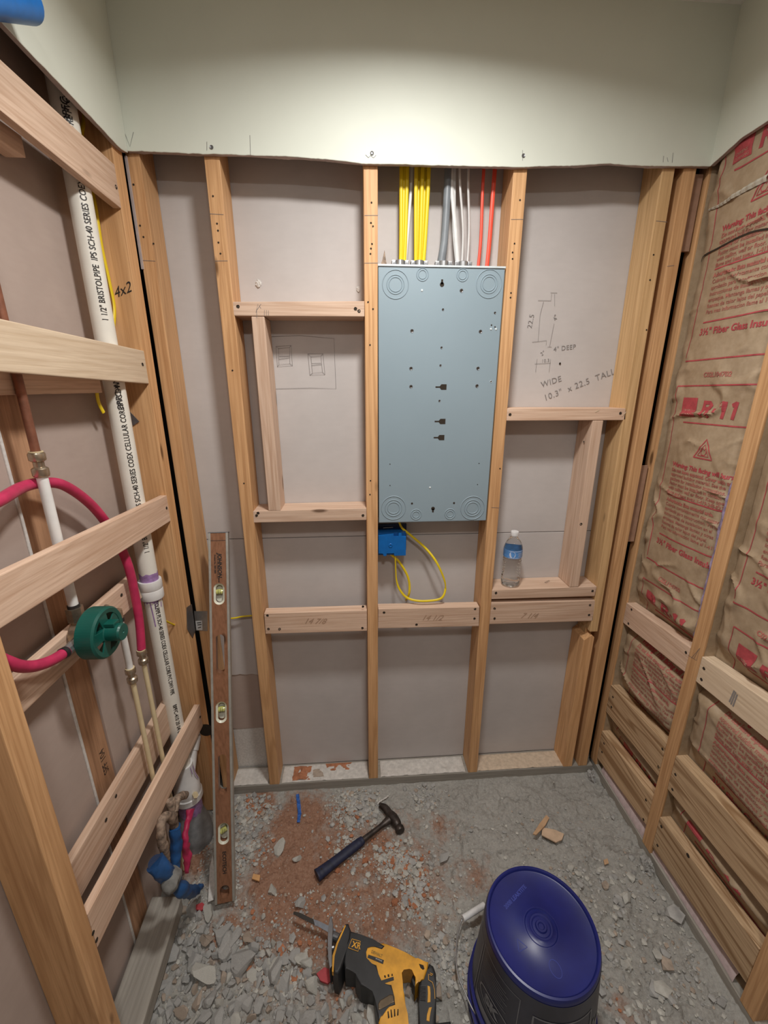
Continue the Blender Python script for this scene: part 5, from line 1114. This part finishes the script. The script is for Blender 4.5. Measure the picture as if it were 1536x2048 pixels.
fin('shoe_pin', cyl_bm((*(-0.1207,-0.5323,0.05)[:2], .050), (*(-0.1389,-0.5343,0.05)[:2], .050), .005, seg=10), STEEL, saw)

# blue bucket, upside down
BC = (.393, -.667, 0.004); BZ = .330; RB_, RT = .1305, .151
bkt = empty('plastic_bucket', BC); tag(bkt, 'dark blue plastic bucket standing upside down on the floor', 'bucket')
fin('bucket_wall', lathe_bm([(RT-.004,.0), (RT+.006,.0), (RT+.006,.012), (RT+.001,.014), (RT+.001,.036), (RT+.008,.038), (RT+.008,.044), (RT,.047), (RT-.001,.075), (RT+.004,.077), (RT+.004,.083), (RT-.0025,.086), (RB_+.001,BZ-.014), (RB_,BZ-.006), (RB_-.002,BZ-.001), (RB_-.006,BZ), (RB_-.0085,BZ-.002), (RB_-.010,BZ-.009)], BC, seg=96), BKT, bkt, True)
z0 = BZ-.0085
fin('bucket_bottom', lathe_bm([(0,z0+.002), (.006,z0+.002), (.008,z0+.0045), (.012,z0+.0045), (.014,z0+.001), (.020,z0+.0005), (.0225,z0+.0028), (.026,z0+.0028), (.0285,z0+.0002), (.036,z0-.0015), (.0385,z0+.0014), (.041,z0+.0014), (.043,z0), (RB_-.012,z0), (RB_-.0095,z0+.001)], BC, seg=96), BKT, bkt, True)
def bw(r_at=0.0008):
    def fn(th, z): 
        t = (z-.086)/(BZ-.014-.086); r = (RT-.0025)+((RB_+.001)-(RT-.0025))*t+r_at
        return (BC[0]+r*math.cos(th), BC[1]+r*math.sin(th), BC[2]+z)
    return fn
def wrap(th0, th1, z0, z1, mat, name, off, n=40, m=6):
    f = bw(off); bm = bmesh.new(); g = [[bm.verts.new(f(th0+(th1-th0)*i/n, z0+(z1-z0)*j/m)) for i in range(n+1)] for j in range(m+1)]
    for a, b in zip(g, g[1:]):
        for i in range(n): bm.faces.new((a[i], a[i+1], b[i+1], b[i]))
    return fin(name, bm, mat, bkt, True)
wrap(-PI, PI, .092, BZ-.016, BKTD, 'printed_wrap', .0006, 96)
fb = bw(.0014)
def frame(th0, th1, z0, z1, wd=.0016):
    r = .14; return strokes_bm([[(th0*r,z0), (th1*r,z0), (th1*r,z1), (th0*r,z1), (th0*r,z0)]], wd, lambda x, y: fb(x/r, y))
thc = math.atan2(-1.3+.667, -.03-.393)     # direction of the viewer
fin('label_frame', frame(thc-.95, thc-.12, .10, .285), BKTG, bkt); fin('label_frame', frame(thc+.10, thc+1.1, .10, .265, .004), BKTG, bkt)
fin('label_frame', frame(thc-1.5, thc-1.02, .10, .27, .003), BKTG, bkt)
r_ = .14
fin('label_band', wrap(thc-.95, thc-.12, .102, .122, BKTG, 'label_band', .0012).data and strokes_bm([[((thc-.9)*r_,.135), ((thc-.2)*r_,.135)]], .001, lambda x, y: fb(x/r_, y)), BKTG, bkt)
ell = [((thc-.53)*r_+.046*math.cos(t), .165+.023*math.sin(t)) for t in [2*PI*i/40 for i in range(41)]]
fin('label_oval', strokes_bm([ell], .004, lambda x, y: fb(x/r_, y), step=.004), BKTG, bkt)
fin('label_letters', text_bm('SK', .036, lambda x, y: fb((thc-.53)+(x-.024)/r_, .153+y), bold=.002), BKTG, bkt)
fin('label_lines', strokes_bm([[((thc-.85)*r_, .205+.008*k), ((thc-.30-.05*(k % 3))*r_, .205+.008*k)] for k in range(8)], .0014, lambda x, y: fb(x/r_, y)), BKTG, bkt)
fin('label_letters', text_bm('Lowe\'s', .060, lambda x, y: fb(thc+.22+x/r_, .17+y), bold=.002), BKTG, bkt)
# moulded marks on the bottom
zb_ = BC[2]+z0+.0004
def flat(cx, cy, a): return lambda x, y: (BC[0]+cx+x*math.cos(a)-y*math.sin(a), BC[1]+cy+x*math.sin(a)+y*math.cos(a), zb_)
RAISED = plain('bucket_blue_scuffed', (.03, .045, .26), .45, var=.2)
fin('moulded_text', text_bm('2008 LEAKTITE', .0125, flat(-.072, .040, .55), bold=.0005), RAISED, bkt)
fin('moulded_triangle', strokes_bm([[(-.012,-.008), (.012,-.008), (0,.013), (-.012,-.008)]], .0016, flat(-.062, -.030, .3)), RAISED, bkt)
fin('moulded_oval', strokes_bm([[(.012*math.cos(t), .016*math.sin(t)) for t in [2*PI*i/30 for i in range(31)]]], .0012, flat(.0, -.075, .2)), RAISED, bkt)
# wire handle and its white grip
hpts = [(0.2526,-0.6981,0.05),(0.239,-0.6779,0.05),(0.2275,-0.647,0.05),(0.2172,-0.6125,0.05),(0.2214,-0.5716,0.05),(0.2361,-0.5284,0.05),(0.2558,-0.4968,0.05)]
hw = fin('wire_handle', tube_bm([*hpts, *[(0.268,-0.4895,0.055),(0.3373,-0.4628,0.055),(0.3867,-0.4558,0.055)]], .0022, 10), STEEL, bkt, True)
fin('handle_grip', cyl_bm((0.2608,-0.4938,0.055), (0.335,-0.4652,0.055), .0085, seg=18, bev=.001), PLASW, bkt, True)
fin('handle_ear', cyl_bm((BC[0]+(RT+.001)*math.cos(thc-.02), BC[1]+(RT+.001)*math.sin(thc-.02), .055), (BC[0]+(RT+.012)*math.cos(thc-.02), BC[1]+(RT+.012)*math.sin(thc-.02), .055), .009, seg=16), BKT, bkt)
rb = bmesh.new()
for k in range(36):
    a = 2*PI*k/36; x, y = math.cos(a), math.sin(a); r0, r1 = RT+.0005, RT+.007
    t = Vector((-y, x, 0))*.001
    slab_bm([Vector((BC[0]+x*r0, BC[1]+y*r0, .018))-t, Vector((BC[0]+x*r1, BC[1]+y*r1, .018))-t, Vector((BC[0]+x*r1, BC[1]+y*r1, .042))-t, Vector((BC[0]+x*r0, BC[1]+y*r0, .042))-t], t*2, 0, rb)
fin('rim_ribs', rb, BKT, bkt)

# ---- scraps ----
def _x(): pass
def crumple(name, pts, wd, mat, label, cat, h=.004, sd=1):
    bm = bmesh.new(); q = spline([Vector(p) for p in pts], 8); prev = None
    for i, p in enumerate(q):
        t = (q[min(i+1, len(q)-1)]-q[max(i-1, 0)]).normalized(); s = Vector((-t.y, t.x, 0)); base = gz(p.x, p.y)+.0045
        row = [bm.verts.new(p+s*wd*u_*(1+.3*noise.noise(Vector((i*.5, u_, sd))))+Vector((0,0,base-p.z+h*(1+noise.noise(Vector((i*.7, u_*3, sd))))))) for u_ in (-.5,-.25,0,.25,.5)]
        if prev:
            for k in range(4): bm.faces.new((prev[k], prev[k+1], row[k+1], row[k]))
        prev = row
    return tag(fin(name, bm, mat), label, cat)
crumple('tape_scrap', [(-0.2931,-0.0221,0),(-0.2847,-0.0561,0),(-0.2759,-0.0948,0),(-0.2748,-0.1332,0)], .013, BLUET, 'crumpled blue tape scrap lying on the red clay near the wall', 'scrap')
crumple('white_stick', [(0.0266,-0.0812,0),(0.0492,-0.0683,0),(0.0729,-0.0468,0)], .006, CORE_W, 'small white drywall shaving beside the hammer claw', 'scrap')
def chip(name, poly_, h, mat, label, cat, z=.006):
    P = [Vector((p[0], p[1], gz(p[0], p[1])+z)) for p in poly_]; P = [Vector((p.x, p.y, max(q.z for q in P))) for p in P]
    return tag(fin(name, slab_bm(P, (0,0,h), .0012), mat), label, cat)
chip('wood_chip', [(0.5829,-0.2471,0.01),(0.6218,-0.2139,0.01),(0.6627,-0.183,0.01),(0.6689,-0.1948,0.01),(0.6417,-0.2207,0.01),(0.5942,-0.2514,0.01)], .006, CHIP, 'narrow wood splinter lying on the concrete floor right of the hammer', 'wood chip')
chip('wood_chip', [(0.6324,-0.2201,0.01),(0.6745,-0.232,0.01),(0.7008,-0.248,0.01),(0.6835,-0.2678,0.01),(0.6579,-0.2746,0.01),(0.6171,-0.2459,0.01)], .006, plain('pale_chip', (.58,.42,.29), .8), 'wider broken wood chip lying beside the narrow splinter', 'wood chip')
chip('wood_chip', [(-0.4054,-0.294,0.01),(-0.3809,-0.3002,0.01),(-0.3803,-0.318,0.01),(-0.4069,-0.3088,0.01)], .006, plain('orange_chip', (.60,.33,.14), .8), 'small square orange wood chip near the foot of the level', 'wood chip')
chip('red_scrap', [(-0.1704,-0.5601,0.02),(-0.1491,-0.548,0.02),(-0.1319,-0.5544,0.02),(-0.1252,-0.5755,0.02),(-0.1371,-0.5827,0.02),(-0.1581,-0.5753,0.02)], .008, REDPL, 'crumpled red plastic scrap beside the nose of the saw', 'scrap')
chip('red_scrap', [(-0.5709,-0.3708,0.015),(-0.55,-0.3642,0.015),(-0.532,-0.3761,0.015),(-0.5472,-0.3856,0.015),(-0.5654,-0.3817,0.015)], .008, REDPL, 'red scrap half buried near the foot of the level', 'scrap')
chip('drywall_shard', [(-0.5546,-0.2738,0.03),(-0.5585,-0.231,0.03),(-0.5185,-0.3252,0.03),(-0.5114,-0.3674,0.03),(-0.5281,-0.373,0.03)], .004, CORE_W, 'grey shard of board standing just left of the level foot', 'scrap')
chip('wood_splinter', [(0.8014,-0.3337,0.01),(0.818,-0.33,0.01),(0.8139,-0.3456,0.01),(0.7957,-0.3491,0.01)], .003, CHIP, 'tiny tan chip on the bare floor above the bucket', 'wood chip')
chip('broken_slate', [(-0.0289,-0.6353,0.02),(-0.0117,-0.6346,0.02),(0.0043,-0.676,0.02),(-0.0213,-0.6777,0.02),(-0.0322,-0.6578,0.02)], .006, STONEL, 'flat split grey shard tucked under the body of the saw', 'stone')

# ---- stones ----
def stone_mesh(sd, mat, n=2):
    rnd = random.Random(sd); bm = bmesh.new(); bmesh.ops.create_icosphere(bm, subdivisions=3, radius=1.15)
    sx, sy, sz = rnd.uniform(.9,1.5), rnd.uniform(.7,1.05), rnd.uniform(.5,.9)
    cuts = [(Vector((rnd.gauss(0,1), rnd.gauss(0,1), rnd.gauss(0,1))).normalized(), rnd.uniform(.38,.72)) for _ in range(12)]
    for v in bm.verts:
        p = v.co*(1+.10*noise.noise(v.co*1.7+Vector((sd,0,0))))
        for n_, d_ in cuts:
            e = p.dot(n_)-d_
            if e > 0: p -= n_*e
        p *= 1+.045*noise.noise(p*4+Vector((sd,9,0))); v.co = Vector((p.x*sx, p.y*sy, p.z*sz))
    me = bpy.data.meshes.new('stone'); bm.normal_update(); bm.to_mesh(me); bm.free(); me.materials.append(mat); return me
SM = [stone_mesh(i, (STONE, STONE, STONEL, STONE, STONEB)[i % 5]) for i in range(15)]
rnd = random.Random(5)
def stone(x, y, z, r, label, group, i=None):
    o = bpy.data.objects.new('stone', SM[rnd.randrange(len(SM)) if i is None else i]); C.objects.link(o)
    o.location = (x, y, z); o.scale = (r, r, r); o.rotation_euler = (rnd.uniform(-.5,.5), rnd.uniform(-.5,.5), rnd.uniform(0, 6.28))
    return tag(o, label, 'stone', group)
# single stones the photo shows
def single(p, r, label, i): stone(p[0], p[1], gz(p[0], p[1])+r*.35, r, label, None, i)
single((-0.334,-0.221,0), .026, 'grey stone lying on the red clay between the level and the hammer', 2)
single((-0.3325,-0.341,0), .024, 'upright pale stone on the clay left of the hammer grip end', 7)
single((-0.2388,-0.3887,0), .022, 'square grey stone at the tip of the saw blade', 3)
single((-0.2619,-0.2601,0), .014, 'small pale stone left of the hammer grip', 12)
single((-0.224,-0.517,0), .020, 'pale pointed stone on the clay left of the saw collar', 2)
single((-0.2015,-0.5507,0), .018, 'rounded grey stone below the pale pointed one, left of the saw', 1)
single((-0.136,-0.1293,0), .009, 'tiny white pebble on the clay above the hammer neck', 7)
single((0.2481,-0.2914,0), .019, 'grey stone standing alone right of the hammer face', 6)
single((-0.3938,-0.5077,0), .040, 'largest grey slab stone in the gravel heap', 0)
single((-0.4439,-0.4565,0), .034, 'big pale-faced stone at the top of the gravel heap', 5)
single((0.1642,-0.6207,0), .026, 'stone lying between the saw handle and the bucket', 4)
single((0.0801,-0.615,0), .016, 'brown stone inside the open handle loop of the saw', 9)
pts = []
G0 = [((-0.5949,-0.3778,0)), ((-0.6343,-0.5318,0))]
poly_g = [p[:2] for p in [(-0.6122,-0.3727,0),(-0.5179,-0.387,0),(-0.4281,-0.4335,0),(-0.2847,-0.479,0),(-0.2218,-0.5116,0),(-0.1603,-0.5587,0),(-0.0758,-0.6045,0),(-0.0293,-0.6406,0),(0.008,-0.6786,0),(0.0098,-0.7434,0),(-0.6029,-0.702,0),(-0.611,-0.5826,0)]]
def inside(x, y, P):
    c = False; j = len(P)-1
    for i in range(len(P)):
        if (P[i][1] > y) != (P[j][1] > y) and x < (P[j][0]-P[i][0])*(y-P[i][1])/(P[j][1]-P[i][1])+P[i][0]: c = not c
        j = i
    return c
xs_ = [p[0] for p in poly_g]; ys_ = [p[1] for p in poly_g]; cnt = 0; tries = 0
while cnt < 285 and tries < 20000:
    tries += 1; x = rnd.uniform(min(xs_), max(xs_)); y = rnd.uniform(min(ys_), max(ys_))
    if not inside(x, y, poly_g): continue
    dens = min(1, max(.12, (-.05-x)*3.2))
    if rnd.random() > dens: continue
    r = rnd.choice((.009,.011,.013,.015,.018,.021,.026))*(.75+.5*dens)
    if any((x-a)**2+(y-b)**2 < (.62*(r+c))**2 for a, b, c in pts): continue
    pts.append((x, y, r)); cnt += 1
    i_ = rnd.randrange(len(SM)); tone = ('grey', 'dark grey', 'pale grey', 'grey', 'tan')[i_ % 5]; sz = 'small' if r < .0125 else ('large' if r > .019 else 'middling')
    zone = 'on the timber side' if x < -.50 else ('on the saw side' if x > -.18 else ('at the upper edge' if y > -.46 else 'in the middle'))
    stone(x, y, gz(x, y)+r*.38, r, '%s %s broken stone %s of the loose gravel heap' % (sz, tone, zone) if 'the' not in zone[:6] else '%s %s broken stone %s of the loose gravel heap' % (sz, tone, zone), '%s %s stones %s of the gravel heap' % (sz, tone, zone), i_)
print('stones', cnt)
# uncountable crumbs and pebbles everywhere: one object
def crumbs():
    bm = bmesh.new(); base = []
    for s in range(5):
        r2 = random.Random(s+50); t = bmesh.new(); bmesh.ops.create_icosphere(t, subdivisions=1, radius=1)
        for v in t.verts: v.co = Vector((v.co.x*r2.uniform(.7,1.2), v.co.y*r2.uniform(.6,1), v.co.z*.6))*r2.uniform(.75,1.2)
        base.append(([v.co.copy() for v in t.verts], [[v.index for v in f.verts] for f in t.faces])); t.free()
    r2 = random.Random(77); V = []; Fc = []; mi = []
    heap = [c[:2] for c in [(-0.5187,-0.0279,0),(-0.4304,-0.0745,0),(-0.4927,-0.1278,0),(-0.4919,-0.1986,0),(-0.4341,-0.2193,0),(-0.5623,-0.0455,0),(-0.1016,-0.0561,0),(-0.0418,-0.039,0),(-0.0811,-0.1177,0),(-0.0131,-0.0927,0),(-0.0797,-0.2432,0),(0.0925,-0.303,0),(0.1418,-0.3217,0),(0.0594,-0.285,0),(0.1299,-0.4069,0),(0.2475,-0.5811,0),(0.2148,-0.5356,-0),(0.2162,-0.0775,0),(-0.4151,-0.4817,0),(-0.2733,-0.5458,0)]]
    n = 0
    while n < 16000:
        m_ = r2.random()
        if m_ < .45: h = r2.choice(heap); x = h[0]+r2.gauss(0,.035); y = h[1]+r2.gauss(0,.03)
        elif m_ < .62: x = r2.uniform(-.62,.0); y = r2.uniform(-.85,-.35)
        elif m_ < .70: x = r2.uniform(-.60,-.44); y = r2.uniform(-.36,-.01)
        elif m_ < .82: x = r2.uniform(.0,.93); y = -.9+.75*r2.random()
        elif m_ < .86: x = r2.uniform(.50,.93); y = r2.uniform(-.8,-.35)
        else: x = r2.uniform(-.5,.93); y = r2.uniform(-.9,-.01)
        if not (-.62 < x < .94 and -.95 < y < -.008): continue
        if (x-BC[0])**2+(y-BC[1])**2 < .15**2: continue
        n += 1
        r = min(.012, .0011+r2.expovariate(1/(.0022 if m_ < .45 else .0014))) * (.65 if m_ >= .86 else (2.6 if m_ >= .82 else 1.15))
        vs_, fs_ = base[r2.randrange(5)]; a = r2.uniform(0, 6.28); ca, sa = math.cos(a), math.sin(a); z = gz(x, y)+r*.25; k = len(V)
        V += [(x+(v.x*ca-v.y*sa)*r, y+(v.x*sa+v.y*ca)*r, z+v.z*r) for v in vs_]; Fc += [[i+k for i in f] for f in fs_]
        q = r2.random(); cl = clay_amt(x, y); m = 1 if q < .35 else (2 if q < .5 else (3 if (q < .62 and cl > .4) else 0)); mi += [m]*len(fs_)
    me = bpy.data.meshes.new('rubble_crumbs'); me.from_pydata(V, [], Fc)
    for m in (STONE, STONEL, STONEB, CLAYM): me.materials.append(m)
    me.polygons.foreach_set('material_index', mi); o = bpy.data.objects.new('rubble_crumbs', me); C.objects.link(o)
    return o
tag(crumbs(), 'loose pebbles and crumbs of concrete strewn over the whole floor', 'rubble', None, 'stuff')
bm.free() if bm.is_valid else None

# lamps in the ceiling (above and behind the view)
for nm, p, lb2 in (('recessed_light', (.12,-.60), 'recessed ceiling lamp over the shower'), ('recessed_light', (.10,-1.62), 'recessed ceiling lamp behind the viewer')):
    o = tag(fin(nm, lathe_bm([(.075,0), (.098,0), (.100,-.004), (.098,-.006), (.078,-.006), (.075,0)], (*p, HC), seg=40), PLASW, smooth=True), lb2, 'lamp')
    fin('lens', lathe_bm([(0,-.002), (.076,-.002)], (*p, HC), seg=40), LENS, o)
